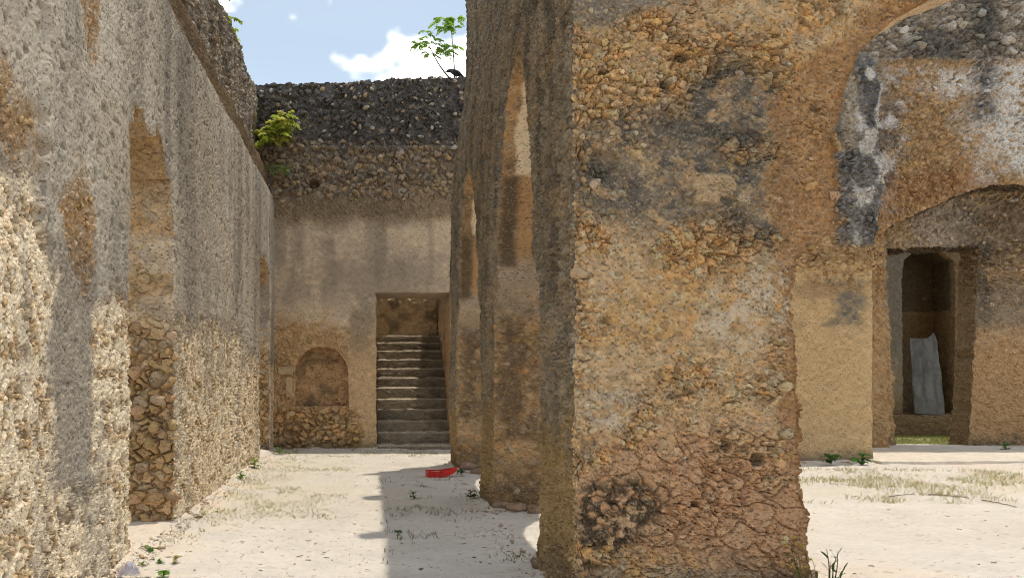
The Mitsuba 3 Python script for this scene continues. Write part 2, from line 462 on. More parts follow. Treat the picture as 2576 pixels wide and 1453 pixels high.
def plastered(s):
    x, y, z = s.P.T
    front = ss(.5, .8, s.N[:, 0])
    d1, m1, r1 = voro(s.P, (.048, .046, .056), 3)
    d2, m2, r2 = voro(s.P, (.16, .17, .13), 8)
    zb = 2.30 + .5 * (s.n1 - .5) + .55 * (s.n2 - .5) - .4 * ss(12, 14.5, y) + .62 * (1 - ss(4.8, 5.1, y + .2 * (s.n2 - .5)))
    low = 1 - ss(-.16, .14, z - zb + .30 * (s.n3 - .5) + .25 * (noise(s.P * 7, 66) - .5))
    gap = s.rect(y, z, 5.05, 5.75, .8, 2.5, .08, .25)                                    # grey strip where the render stayed
    low = low * (1 - .85 * gap)
    oldcoat = 1 - ss(-.02, .03, y - 4.9 - .05 * (z - 2) + .22 * (s.n2 - .5) + .1 * (s.n3 - .5))   # the nearest coat has come off
    oldcoat *= ss(2.3, 2.6, z)
    pocket = s.blob(y, z, 5.55, 2.72, .28, .36, .25, .8)
    pocket = np.maximum(pocket, s.blob(y, z, 5.75, 4.35, .18, .35, .3, .7) * .8)
    pocket = np.maximum(pocket, s.blob(y, z, 4.45, 3.2, .35, .25, .3, .9) * .8)
    bare = np.clip(low + pocket, 0, 1)
    stone = ss(.02, .34, m1) * (.35 + r1)
    crust = ss(.45, .53, fbm(s.P * [15, 15, 8], 4, 61))                                    # flakes of render left on the rubble
    h = (s.n1 - .5) * .05 + (s.n2 - .5) * .022 + grain(s) * .8
    h += bare * (-.028 + .026 * stone * (1 - .6 * crust) + .016 * crust + .010 * (r2 - .5) * ss(.05, .3, m2))
    h -= oldcoat * .05
    pit = ss(.66, .80, noise(s.P * [22, 22, 13], 71)) * (1 - bare)
    h -= pit * .012 * front
    crack = np.exp(-np.abs(s.streak - .5) / .004) * ss(.55, .7, s.n1) * (1 - bare)
    h -= .012 * crack
    # colours: weathered render, washed in vertical runs
    col = np.tile(C((.45, .408, .34)), (len(z), 1)) * (.82 + .34 * s.n3[:, None])
    soft = fbm(s.P * [2.2, 2.2, .22], 4, 37)
    col = mixc(col, (.58, .53, .455), ss(.50, .68, soft) * .7)
    col = mixc(col, (.24, .222, .197), (1 - ss(.32, .5, soft)) * .75)
    col = mixc(col, (.22, .205, .185), (1 - ss(.30, .46, s.streak)) * .5)
    col = mixc(col, (.46, .39, .30), ss(.52, .68, s.n1) * .35)
    col = mixc(col, (.15, .12, .09), pit * .5)
    cr = np.tile(C((.76, .64, .465)), (len(z), 1)) * (.80 + .38 * s.n3[:, None])
    cr = mixc(cr, (.52, .36, .19), ss(.4, .8, r1) * (1 - crust) * .75)
    cr = variegate(cr, r1, m1, .5 * (1 - crust))
    cr = mixc(cr, (.17, .105, .05), (1 - ss(.03, .20, m1)) * (1 - crust) * .85)
    cr = mixc(cr, (.30, .20, .11), (1 - crust) * ss(.5, .62, s.n2) * .5)
    cr = mixc(cr, (.74, .635, .475), crust * .8)
    cr = mixc(cr, (.40, .36, .30), ss(.48, .62, s.streak) * .55)
    cr = mixc(cr, (.20, .18, .15), s.rect(y, z, 5.3, 5.75, .55, 1.6, .1, .3) * .7)
    col = col * (1 - low[:, None]) + cr * low[:, None]
    brown = s.rect(y, z, 3, 4.95, 2.95, 3.35, .12, .35) * (1 - low)
    col = mixc(col, (.27, .18, .10), brown * (.4 + .6 * r1))
    col = mixc(col, (.36, .22, .10), pocket * (1 - low) * .8 * (.5 + r1))
    col = mixc(col, (.15, .13, .115), gap * .45)
    edgegrey = np.exp(-np.abs(z - zb) / .07) * front
    col = mixc(col, (.20, .16, .12), edgegrey * .55)
    # jambs and lintels: rubble in ochre mortar
    jamb = (1 - front) * (np.abs(s.N[:, 1]) + np.abs(s.N[:, 2]) > .5)
    dj, mj, rj = voro(s.P, (.13, .13, .11), 17)
    jl = 1 - ss(1.4, 2.6, z + .8 * (s.n2 - .5))
    h = h * (1 - jamb) + jamb * (grain(s) * 1.4 + (s.n2 - .5) * .06 + (.022 + .03 * jl) * (ss(0, .3, mj) * (.5 + rj) - .5))
    jc = np.tile(C((.48, .35, .21)), (len(z), 1)) * (.75 + .5 * s.n3[:, None])
    jc = mixc(jc, (.58, .49, .37), ss(.40, .56, s.n2) * (1 - jl) * .8)
    jc = variegate(jc, rj, mj, .6 + 0 * z)
    jc = mixc(jc, OCHRE, jl * ss(.3, .7, rj) * .8)
    jc = mixc(jc, (.24, .23, .22), ss(.60, .70, s.n1) * .7)
    jc = mixc(jc, (.16, .10, .05), (1 - ss(.02, .12, mj)) * jl * .6)
    jc = mixc(jc, (.36, .24, .12), ss(3.35, 3.6, z + .5 * (s.n2 - .5)) * .7)
    col = col * (1 - jamb[:, None]) + jc * jamb[:, None]
    s.low, s.jamb, s.bare, s.front, s.crust = low, jamb, bare, front, crust
    return h, col


door1 = jag([(6.69, -.3), (6.69, 3.78), (6.80, 3.84), (6.83, 4.0), (7.05, 4.03), (7.3, 3.90), (7.5, 3.92), (7.56, 4.06), (7.74, 3.96), (7.88, 3.66), (8.05, 3.64), (8.10, 3.44), (8.17, 3.25), (8.19, -.3)], .016, 2)
door2 = jag([(14.62, -.3), (14.62, 3.85), (15.3, 3.95), (16.0, 3.75), (16.05, -.3)], .015, 4)
wall = box(-2.95, XL, 2.2, 16.9, -.3, 5.5) - poly_solid(door1, 'x', -3.2, -1.5) - poly_solid(door2, 'x', -3.2, -1.5)
s = build('plastered_wall', wall, plastered, k=.0017, lo=.008, chip=.035, fleck=26.)
tag('plastered_wall', 'long grey plastered ruin wall with two doorways, cream rubble showing along its foot', 'wall')
Bed('plastered_wall').strew(s, s.low * (1 - s.crust * .8) * (s.N[:, 0] > .3) * (s.P[:, 1] > 4.0), 900, .009, .026, 'cream', .45, .6, .8, 5) \
    .strew(s, s.jamb * (s.P[:, 2] < 1.9) * (s.P[:, 1] > 8) * (s.P[:, 1] < 9) * (s.N[:, 1] < -.3), 70, .05, .13, 'tan', .3, .55, .72, 12) \
    .strew(s, s.jamb * (s.P[:, 2] > 1.9) * (s.P[:, 1] > 8) * (s.P[:, 1] < 9), 25, .03, .07, 'tan', .3, .5, .8, 8) \
    .strew(s, s.bare * (1 - s.low) * s.front, 120, .016, .04, 'tan', .2, .6, .8).done()


def ledge(s):
    h = (s.n1 - .5) * .10 + (s.n2 - .5) * .05 + grain(s)
    col = np.tile(C((.19, .135, .085)), (len(h), 1)) * (.6 + .7 * s.n3[:, None])
    col = mixc(col, (.14, .11, .08), ss(.5, .65, s.n2) * .6)
    return h, col


build('plastered_wall__broken_ledge', box(-2.94, -2.21, 2.2, 16.9, 5.42, 6.08), ledge, k=.0025, chip=.06)
labels['plastered_wall__broken_ledge'] = {'label': 'brown broken ledge where a floor once met the wall'}


def upperwall(s):
    x, y, z = s.P.T
    hr, joint, r = rubble(s, .13, 23, .05)
    h = hr + (s.n1 - .5) * .12 + grain(s) * 1.4
    col = variegate(np.tile(C((.30, .265, .22)), (len(h), 1)), r, joint + 0 * h, .6 + 0 * h) * (.62 + .6 * s.n3[:, None] + .25 * r[:, None])
    col = mixc(col, (.11, .095, .08), ss(.50, .66, s.streak) * .75)
    col = mixc(col, (.34, .23, .13), ss(.55, .7, s.n2) * .5)
    col = mixc(col, (.42, .38, .32), ss(.78, .95, r) * .7)
    col = mixc(col, (.12, .15, .06), ss(7.7, 8.1, z) * ss(.5, .6, s.n2) * .6)
    return h, col


top = jag([(3, 5.8), (3, 7.95), (7, 8.0), (10, 7.9), (12.2, 7.92), (13, 7.82), (14.2, 7.92), (15.4, 7.78), (16.2, 7.85), (16.95, 7.8), (16.95, 5.8)], .03, 6, .2)
s = build('plastered_wall__upper_wall', poly_solid(top, 'x', -3.3, -2.45), upperwall, k=.002, chip=.05)
b = Bed('plastered_wall__upper_wall').strew(s, (s.N[:, 0] > .3) * 1., 160, .03, .075, 'pale', .2, .6, .8)
lay = jag([(3, 5.85), (3, 7.5), (8, 7.4), (11.2, 7.2), (12.4, 6.9), (13.4, 6.6), (14.4, 6.3), (15.3, 6.0), (15.4, 5.85)], .03, 8, .2)
s = build('plastered_wall__inner_coat', poly_solid(lay, 'x', -2.7, -2.33), upperwall, k=.002, chip=.05)
b.strew(s, (s.N[:, 0] > .3) * 1., 120, .03, .07, 'pale', .2, .6, .8).done(most=280)

# ------------------------------------------------------------------ the wall across the end of the passage
YB = 16.72


def endwall(s):
    x, y, z = s.P.T
    d1, m1, r1 = voro(s.P, (.17, .17, .13), 33)
    d3, m3_, r3 = voro(s.P, (.085, .085, .07), 35)
    stone1, stone3 = ss(.02, .36, m1) * (.4 + r1), ss(.02, .36, m3_) * (.4 + r3)
    w = s.w
    upper = ss(5.42, 5.62, z + .3 * w)
    black = ss(6.25, 6.75, z + .5 * w)
    foot = (1 - ss(.80, 1.0, z + .25 * w)) * (1 - ss(-.35, -.15, x + .3 * w))
    ring = s.blob(x, z, -1.05, 1.6, .95, 1.25, .25, .5)
    mid = np.maximum(foot, .75 * (1 - ss(2.4, 2.9, z + .7 * w)) * (1 - ss(-.5, -.1, x + .3 * w)))
    frame = np.maximum(np.abs(x + 1.05) - .60, 0) + np.maximum(np.maximum(z - 2.28, .90 - z), 0)
    niche_coat = (1 - ss(.05, .18, frame + .05 * w)) * (x > -1.8) * (x < .2)
    mid = mid * (1 - .8 * ((x > -.48) & (z > .9)) )
    h = (s.n1 - .5) * .06 + (s.n2 - .5) * .02 + grain(s) * .6
    h += upper * (-.03 + .075 * stone1 + grain(s)) + foot * (-.03 + .075 * stone1) + mid * (1 - foot) * (.045 * stone3 - .02)
    h += .035 * ss(4.75, 5.2, z + .3 * w) * (1 - upper) * stone3
    h += .05 * np.exp(-((z - 6.56 + .02 * w) / .05) ** 2) + .03 * np.exp(-((z - 5.6) / .05) ** 2)
    hole = s.blob(x, z, -1.21, 5.77, .11, .09, .3, .15)
    h -= .30 * hole
    # colour, from the foot up
    col = np.tile(C((.54, .375, .215)), (len(z), 1)) * (.80 + .4 * s.n3[:, None])
    plaster = C((.60, .475, .34)) * (.80 + .4 * s.n3[:, None])
    t = ss(2.5, 3.2, z + .8 * w)[:, None]
    col = col * (1 - t) + plaster * t
    dark = ss(.44, .62, s.streak * .55 + s.n1 * .45) * ss(2.9, 3.6, z + .5 * w)
    col = mixc(col, (.23, .19, .15), dark * .6)
    col = mixc(col, (.25, .21, .17), s.blob(x, z, .3, 3.7, 1.3, .55, .6, .8) * .6)
    col = mixc(col, (.16, .14, .12), s.blob(x, z, -.15, 2.7, .35, .5, .5, .9) * .55)
    col = mixc(col, (.22, .16, .095), ss(4.7, 5.2, z + .3 * w) * .8)
    col = variegate(variegate(col, r1, m1, foot * .7), r3, m3_, mid * .6)
    col = mixc(col, (.44, .285, .13), mid * ss(.35, .8, r1) * .8)
    col = mixc(col, (.12, .08, .045), (1 - ss(.02, .13, m1)) * foot * .75)
    col = mixc(col, (.14, .10, .06), (1 - ss(.02, .12, m3_)) * mid * ss(.45, .6, s.n2) * .8)
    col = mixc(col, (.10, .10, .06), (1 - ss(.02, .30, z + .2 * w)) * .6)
    up = np.tile(C((.27, .22, .165)), (len(z), 1)) * (.6 + .8 * s.n3[:, None])
    up = variegate(up, r1, m1, .8 + 0 * z)
    up = mixc(up, (.42, .32, .21), ss(.6, .9, r1) * .8)
    up = mixc(up, (.07, .06, .055), (1 - ss(.02, .16, m1)) * .6)
    col = col * (1 - upper[:, None]) + up * upper[:, None]
    bl = np.tile(C((.092, .087, .083)), (len(z), 1)) * (.6 + .8 * s.n3[:, None])
    bl = mixc(bl, (.15, .14, .13), ss(.55, .7, s.n2) * .5)
    bl = mixc(bl, (.30, .25, .19), ss(.93, .97, r3) * .9)
    col = col * (1 - black[:, None]) + bl * black[:, None]
    col = mixc(col, (.28, .26, .23), np.exp(-((z - 6.56) / .035) ** 2) * ss(.45, .6, s.n2) * .8)
    # inside of the niche
    inn = (y > YB + .06) & (z < 2.4) & (x < -.3) & (x > -1.8)
    nc = np.tile(C((.50, .33, .18)), (len(z), 1)) * (.75 + .5 * s.n3[:, None])
    nc = mixc(nc, (.12, .09, .06), ss(.5, .62, s.n2) * ss(.3, .6, 1 - np.abs(x + 1.0)) * .6)
    col = np.where(inn[:, None], nc, col)
    s.foot, s.upper, s.black, s.mid, s.inn = foot, upper, black, mid, inn
    front = s.N[:, 1] < -.4
    s.front = front
    return np.where(front, h, h * .5), col


a = np.linspace(0, math.pi, 15)
arch = [(-1.63, .93), (-.477, .93)] + [(-1.053 + .577 * math.cos(t), 1.66 + .577 * math.sin(t)) for t in a]
top = jag([(-3.3, -.3), (-3.3, 7.9), (-2.4, 7.95), (-1, 7.99), (0, 8.05), (1.2, 8.1), (2.3, 8.12), (3.4, 8.1), (3.4, -.3)], .018, 9, .12)
door = [(.16, -.35), (.145, 3.40), (1.76, 3.42), (1.80, -.35)]
wall = poly_solid(top, 'y', YB, YB + 1.35) - poly_solid(arch, 'y', YB - .5, YB + .30) - poly_solid(jag(door, .01, 5), 'y', YB - 1, YB + 2)
s = build('end_wall', wall, endwall, k=.0015, chip=.025, fleck=13.)
tag('end_wall', 'tall wall across the passage end, blackened on top, with arched niche and stair doorway', 'wall')
Bed('end_wall').strew(s, s.black * s.front, 190, .022, .08, 'pale', .25, .55, 1.0, 4, own=.12) \
    .strew(s, s.upper * (1 - s.black) * s.front, 170, .035, .10, 'tan', .3, .5, .78) \
    .strew(s, s.upper * (1 - s.black) * s.front, 130, .03, .07, 'grey', .3, .5, .78) \
    .strew(s, s.foot * s.front * (~s.inn), 150, .04, .10, 'tan', .25, .5, .72, 12) \
    .strew(s, s.mid * (1 - s.foot) * s.front * (~s.inn), 60, .03, .09, 'tan', .35, .45, .9) \
    .done()


def block(s):
    return grain(s), np.tile(C((.50, .375, .22)), (len(s.P), 1)) * (.7 + .6 * s.n3[:, None])


for i, (x0, x1, z0, z1) in enumerate([(-2.0, -1.67, 1.64, 1.80), (-1.83, -1.69, 1.14, 1.57)]):
    q = jag([(x0, z0), (x1, z0), (x1, z1), (x0, z1)], .012, 70 + i, .08)
    build('end_wall__block' + (f'_{i:03d}' if i else ''), poly_solid(q, 'y', YB - .035, YB + .2), block, k=.0016, chip=.012)
labels['end_wall__block'] = {'label': 'pale squared block beside the niche'}


def stairstone(s):
    x, y, z = s.P.T
    h = (s.n2 - .5) * .11 + (s.n3 - .5) * .03 + grain(s) * 1.3
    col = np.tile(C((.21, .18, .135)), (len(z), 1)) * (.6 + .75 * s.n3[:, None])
    col = mixc(col, (.50, .44, .34), ss(.6, .9, s.N[:, 2]) * .75)  # treads coloured lighter to stand in for sun on them
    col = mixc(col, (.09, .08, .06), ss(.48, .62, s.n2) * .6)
    return h, col


STEP_Z = [.10, .358, .594, .835, 1.07, 1.33, 1.562, 1.79, 2.02, 2.25, 2.47, 2.667]
for i, z in enumerate(STEP_Z):
    y0 = YB + .31 * i
    r = np.random.default_rng(50 + i)
    deep = .75 if i < 11 else .6
    xs = np.linspace(.15, 1.92, 7)
    prof = [(xx, y0 - (.10 if i == 0 else 0) + .012 * math.sin(3 * xx + i) + r.normal(0, .014)) for xx in xs] + [(1.92, y0 + deep), (.15, y0 + deep)]
    st = poly_solid(prof, 'z', z - .32, z)
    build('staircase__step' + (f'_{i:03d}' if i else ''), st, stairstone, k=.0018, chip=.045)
tag('staircase', 'worn dark stone staircase climbing through the doorway of the end wall', 'stairs')


def stairwall(s):
    hr, joint, r = rubble(s, .14, 53, .03)
    h = hr + (s.n2 - .5) * .05 + grain(s)
    col = np.tile(C((.55, .42, .27)), (len(h), 1)) * (.65 + .6 * s.n3[:, None])
    col = mixc(col, (.12, .10, .075), ss(.5, .66, s.n2) * .7)
    col = mixc(col, (.50, .47, .42), (s.N[:, 2] > .6) * .8)  # up-facing ledge painted paler, as though sunlit
    return h, col


build('stairwell_wall', box(1.84, 3.3, YB + 1.36, 22.2, -.3, 5.3), stairwall, k=.0025)
tag('stairwell_wall', 'shaded rubble wall along the right side of the stairs', 'wall')
build('stairwell_wall_001', box(-1.5, .15, YB + 1.36, 22.2, -.3, 5.3), stairwall, k=.004)
tag('stairwell_wall_001', 'rubble wall hidden behind the left jamb of the stair doorway', 'wall')
build('stairwell_wall_002', box(.16, 1.83, 20.62, 21.3, 2.2, 3.70) + box(.16, 1.83, 21.2, 22.2, 2.2, 5.6), stairwall, k=.0018)
tag('stairwell_wall_002', 'brown rubble block with pale ledge at the head of the stairs', 'wall')

# ------------------------------------------------------------------ the arcade: three piers, two pointed arches, and the cross wall with its wide arch
X0, XT = 1.45, .95                     # near face and thickness
Y0, Y1, Y2, Y3, Y4, Y5 = 5.50, 6.50, 9.08, 10.10, 12.90, 13.90


def arch_open(a0, a1, zi=2.55, apex=4.8, inset=.30, drop=.35):
    """Outline of an opening: straight jambs, imposts that project, then a pointed arch."""
    c, w = .5 * (a0 + a1), .5 * (a1 - a0) - inset
    pts = [(a0, -.4), (a0, zi - .12), (a0 + inset * .5, zi), (a0 + inset, zi + .12), (a0 + inset, zi + .55)]
    t = np.linspace(0, 1, 12)[1:]
    rise = apex - zi - .55
    left = [(c - w * (1 - q) ** 1.0 * (1 - .0 * q), zi + .55 + rise * (1 - (1 - q) ** 2.3)) for q in t]
    pts += left
    pts += [(2 * c - y, z) for y, z in left[-2::-1]] + [(2 * c - y, z) for y, z in pts[4::-1]]
    return pts


arch_a, arch_b = arch_open(Y1 + .08, Y2, 2.55, 4.8), arch_open(Y3, Y4, 2.55, 4.65)
prof = [(Y0 + .2, -.4), (Y5, -.4), (Y5, 4.5), (Y5 - .05, 8.9), (9.5, 9.0), (Y0 + .2, 9.03)]
arc = poly_solid(prof, 'x', X0, X0 + XT) - poly_solid(jag(arch_a, .014, 14), 'x', 0, 4) - poly_solid(jag(arch_b, .014, 15), 'x', 0, 4)
for y, ht, wd in ((8.75, 1.0, .28), (11.05, .9, .26), (13.6, 1.1, .16)):
    arc = arc + box(X0 - .06, X0 + .5, y - wd / 2, y + wd / 2, 8.7, 9.0 + ht)
half = [(3.215, -.4), (3.16, .6), (3.12, 1.2), (3.075, 2.40), (3.10, 2.45), (3.2, 2.5), (3.31, 2.60), (3.375, 2.76), (3.385, 2.92), (3.36, 3.2), (3.37, 3.4), (3.42, 3.6), (3.54, 3.93), (3.88, 4.24), (4.19, 4.41), (4.7, 4.66), (5.25, 4.90)]
big = half + [(10.5 - x, z) for x, z in half[-2::-1]]
prof = [(X0, -.4), (9.2, -.4), (9.2, 8.9), (X0, 9.03)]
cross = poly_solid(prof, 'y', Y0, Y1) - poly_solid(jag(big, .016, 17, .27), 'y', 5, 8)


def arcade(s):
    x, y, z = s.P.T
    front = ss(.4, .75, -s.N[:, 1]) * (y < 6)               # faces towards the passage mouth
    left = ss(.4, .75, -s.N[:, 0]) * (x < 1.6)
    inner = np.clip(1 - front - left, 0, 1)                  # jambs and soffits
    w = s.w
    d1, m1, r1 = voro(s.P, (.115, .115, .09), 83, .45)
    d2, m2, r2 = voro(s.P, (.055, .055, .045), 85, .4)
    d4, m4, r4 = voro(s.P, (.19, .19, .16), 87, .28)
    st1, st2, st4 = ss(.01, .30, m1) * (.3 + r1), ss(.01, .30, m2) * (.3 + r2), ss(.0, .10, m4) * (.8 + .4 * r4)
    # --- zones of the first pier's face
    peb = s.blob(x, z, 1.78, 3.78, .42, .42, .3, .8)
    peb = np.maximum(peb, s.rect(x, z, 1.44, 1.58, 1.2, 3.7, .05, .15))
    lich = np.maximum(s.blob(x, z, 2.12, 3.10, .80, .42, .4, .7), s.blob(x, z, 2.60, 3.50, .40, .45, .4, .7))
    lich = np.maximum(lich, s.blob(x, z, 2.75, 2.85, .35, .4, .5, .8))
    rawx = 2.93 + .75 * ss(3.55, 4.35, z)
    raw = s.rect(x - rawx, z, 0, 9, 2.42, 9, .09, .20) * (1 - ss(5.0, 5.6, x))
    raw = np.maximum(raw, s.rect(x, z, 2.98, 3.6, -.5, 2.5, .05, .16) * .9)
    redz = s.blob(x, z, 2.35, .72, .82, .46, .4, .8)
    redz = np.maximum(redz, s.blob(x, z, 2.9, .5, .4, .4, .4, .8))
    moss = np.maximum(s.blob(x, z, 1.75, .66, .33, .17, .4, .9), s.blob(x, z, 1.7, .42, .25, .12, .4, .9))
    pale = np.maximum(s.blob(x, z, 2.75, 2.12, .45, .3, .5, .9), s.blob(x, z, 1.75, 1.42, .22, .18, .5, .8))
    coat = s.blob(x, z, 1.75, 4.35, .55, .22, .3, .6)
    smooth = s.rect(x, z, 1.5, 2.95, 1.55, 2.5, .15, .35)
    bareA = np.clip(1 - .75 * smooth - coat, 0, 1) * np.clip(.25 + ss(.42, .58, s.n2 * .6 + s.n1 * .4), 0, 1)
    hF = (s.n1 - .5) * .09 + (s.n2 - .5) * .045 + grain(s) * 1.4
    hF += .014 * (st1 - .5) * bareA + .016 * (st2 - .5) * np.clip(bareA + .35, 0, 1) + peb * .022 * (st1 - .4) + redz * .022 * (st4 - .5)
    hF += raw * ((s.n2 - .5) * .08 - .035) + coat * .02 - moss * .02
    pits = ss(.72, .82, noise(s.P * [9, 9, 9], 91)) * ss(.5, .7, s.n2)
    hF -= .05 * pits
    craze = ss(.50, .58, s.n2) * bareA * (1 - raw)                    # crevices between the stones where the mortar has washed out
    hF -= .018 * (1 - ss(.02, .10, m1)) * craze + .012 * (1 - ss(.02, .14, m2)) * ss(.45, .6, s.n3) * bareA
    hF -= .07 * s.blob(x, z, 1.66, 3.12, .10, .10, .4, .4)
    slab = s.rect(x, z, 2.38, 2.60, 2.88, 3.02, .012, .13)
    hF += .03 * slab
    cF = np.tile(C((.44, .315, .185)), (len(z), 1)) * (.62 + .50 * s.n3[:, None] + .25 * s.n2[:, None])
    cF = mixc(cF, (.44, .29, .14), ss(.48, .66, s.n1 * .5 + s.n2 * .5) * .8)
    cF = mixc(cF, (.52, .43, .31), ss(.72, .95, r2) * .6 * (1 - raw))
    cF = mixc(cF, (.22, .13, .06), (1 - ss(.01, .10, m1)) * bareA * .50)
    cF = mixc(cF, (.50, .37, .22), peb * ss(.25, .8, r1) * .8)
    cF = variegate(variegate(cF, r1, m1, .6 * bareA), r2, m2, .6 * np.clip(bareA + .45, 0, 1))
    cF = mixc(cF, (.115, .103, .088), lich * np.clip(.42 + .40 * ss(.38, .52, s.n3 * .5 + s.n2 * .5) + .25 * (r1 < .55) - .3 * (r1 > .86) * (m1 > .05), 0, 1))
    cF = mixc(cF, (.33, .19, .09), raw * (.85 - .5 * (s.n2 - .5)))
    cF = mixc(cF, (.13, .09, .06), raw * s.blob(x, z, 2.98, 3.0, .08, .4, .6, .5) * .25)
    cF = mixc(cF, (.45, .27, .155), redz * (.85 - .4 * ss(.8, .95, r4)))
    cF = mixc(cF, (.17, .10, .06), redz * (1 - ss(.006, .035, m4)) * .75)
    cF = mixc(cF, (.050, .040, .028), moss * ss(.38, .56, s.n3 * .7 + r2 * .3) * .9)
    cF = variegate(cF, r2, m2, .35 + 0 * z)
    cF = mixc(cF, (.50, .44, .35), pale * ss(.4, .6, s.n3) * .65)
    cF = mixc(cF, (.17, .15, .125), coat * .85)
    cF = mixc(cF, (.40, .29, .17), slab * .85)
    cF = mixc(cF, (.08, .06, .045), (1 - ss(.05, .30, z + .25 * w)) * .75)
    cF = mixc(cF, (.06, .045, .03), pits * .6)
    # --- grey washed face along the passage
    hL = (s.n1 - .5) * .10 + (s.n2 - .5) * .05 + grain(s) * 1.8 + .02 * (st2 - .5) + .02 * (st1 - .5)
    cL = np.tile(C((.26, .225, .175)), (len(z), 1)) * (.60 + .75 * s.n3[:, None])
    cL = mixc(cL, (.085, .076, .064), ss(.46, .64, fbm(s.P * [5, 5, 1.1], 4, 33)) * .65)
    cL = mixc(cL, (.36, .27, .17), ss(.5, .66, s.n2) * .5)
    cL = mixc(cL, (.36, .31, .25), ss(.56, .72, s.streak) * .2)
    cL = variegate(cL, r2, m2, .6 + 0 * z)
    cL = mixc(cL, (.40, .27, .12), (1 - ss(.8, 1.5, z + .8 * w)) * .75)
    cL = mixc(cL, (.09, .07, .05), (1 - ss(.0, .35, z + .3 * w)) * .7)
    # --- jambs facing the passage mouth, and the soffits
    dx = x - X0
    hI = (s.n2 - .5) * .04 + grain(s) * .9 + .014 * (st1 - .5) * (1 - ss(2.2, 2.7, z))
    cI = np.tile(C((.42, .29, .165)), (len(z), 1)) * (.62 + .6 * s.n3[:, None] + .15 * r1[:, None])
    cI = mixc(cI, (.14, .105, .07), ss(.46, .62, s.n1 * .4 + s.n2 * .6) * .75)
    cI = mixc(cI, (.40, .33, .25), ss(.75, .95, r2) * .6)
    cI = variegate(variegate(cI, r1, m1, .6 + 0 * z), r2, m2, .5 + 0 * z)
    cI = mixc(cI, (.42, .36, .29), s.rect(dx, z, -.1, 2, 2.3, 2.95, .1, .2) * .65)
    cI = mixc(cI, (.44, .275, .14), s.rect(dx, z, .21, 2, 2.95, 3.84, .03, .05) * .9)
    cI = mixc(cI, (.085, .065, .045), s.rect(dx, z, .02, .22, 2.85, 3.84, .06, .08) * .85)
    cI = mixc(cI, (.80, .68, .50), s.rect(dx, z, .17, 2, 3.84, 6, .03, .07) * .95)
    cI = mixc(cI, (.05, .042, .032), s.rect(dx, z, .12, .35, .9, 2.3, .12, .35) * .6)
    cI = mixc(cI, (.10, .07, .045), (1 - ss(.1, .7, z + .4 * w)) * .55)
    wide = (y < Y1 + .05) & (x > 2.9)                        # soffit of the wide arch
    cW = np.tile(C((.30, .16, .07)), (len(z), 1)) * (.65 + .6 * s.n3[:, None])
    cW = mixc(cW, (.55, .42, .27), ss(3.75, 3.85, z + .1 * w) * ss(5.74, 5.86, y + .12 * w) * .95)
    cI = np.where(wide[:, None], cW, cI)
    hI = np.where(wide & (z < 3.6), (s.n2 - .5) * .09 + grain(s) * 1.6 + .03 * (st1 - .5), hI)
    h = front * hF + left * hL + inner * hI + (.05 + .04 * (s.n2 - .5)) * (1 - ss(.0, .34, z)) * (y < 7)
    col = front[:, None] * cF + left[:, None] * cL + inner[:, None] * cI
    s.front, s.left, s.inner = front, left, inner
    s.peb, s.redz, s.raw, s.coat, s.moss, s.smooth, s.lich = peb * front, redz * front, raw * front, coat, moss, smooth, lich
    return h, col


def lean_x(V):
    """The wall leans away from the passage above the arches."""
    V = V.copy()
    V[:, 0] += .28 * ss(4.4, 7.2, V[:, 2]) * (1 - ss(1.6, 3.2, V[:, 0]))
    return V


ARC = s = build('arcade', arc + cross, arcade, k=.00165, lo=.008, warp=lean_x, chip=.036, fleck=30., grow=4.)
tag('arcade', 'ochre rubble arcade of three piers with pointed arches and one wide arch', 'arcade')
fr = s.front * (s.N[:, 1] < -.2) * (s.edge > .05)
vis = s.P[:, 0] < 6
Bed('arcade').strew(s, s.peb * (s.edge > .04), 260, .016, .036, 'tan', .35, .6, .76, 12, own=.45) \
    .strew(s, s.redz * (1 - s.moss), 14, .03, .07, 'red', .45, .5, 1.2, 6, own=.6) \
    .strew(s, s.raw * vis * (s.edge > .03), 80, .02, .06, 'tan', .45, .55, 1.3, 5, own=.75) \
    .strew(s, fr * (1 - s.coat) * (1 - s.smooth) * vis, 420, .012, .040, 'tan', .45, .55, 1.2, 4, own=.7) \
    .strew(s, fr * (1 - s.coat) * vis, 150, .008, .018, 'pale', .35, .55, 1.5, 4, own=.35) \
    .strew(s, s.inner * (s.P[:, 1] > 8) * (s.N[:, 1] < -.4) * (s.P[:, 2] < 2.6), 260, .02, .06, 'tan', .3, .5, 1.0, 4) \
    .put((1.56, 9.03, 2.70), (0, -1, 0), .13, (.46, .43, .38)).put((1.72, 9.05, 2.76), (0, -1, .2), .07, (.50, .47, .42)).put((1.50, 9.03, 2.92), (0, -1, 0), .06, (.40, .36, .30)) \
    .put((1.50, 5.50, 2.33), (-.3, -1, 0), .065, (.42, .30, .18)).put((1.52, 5.52, 2.52), (0, -1, 0), .05, (.44, .33, .22)).put((1.62, 5.52, 2.98), (0, -1, .3), .05, (.40, .31, .21)) \
    .put((2.98, 5.50, 1.52), (0, -1, 0), .06, (.46, .33, .19)).put((3.0, 5.53, 1.18), (.2, -1, 0), .065, (.40, .30, .19)).put((2.95, 5.52, .42), (0, -1, 0), .06, (.50, .38, .22)) \
    .strew(s, s.inner * (s.P[:, 1] < 6.6) * (s.P[:, 0] > 2.9) * (s.P[:, 0] < 3.6) * (s.P[:, 2] < 3.6), 70, .03, .09, 'tan', .3, .5, .9, 4) \
    .done()

# ------------------------------------------------------------------ the building across the yard at the right
YR = 16.70


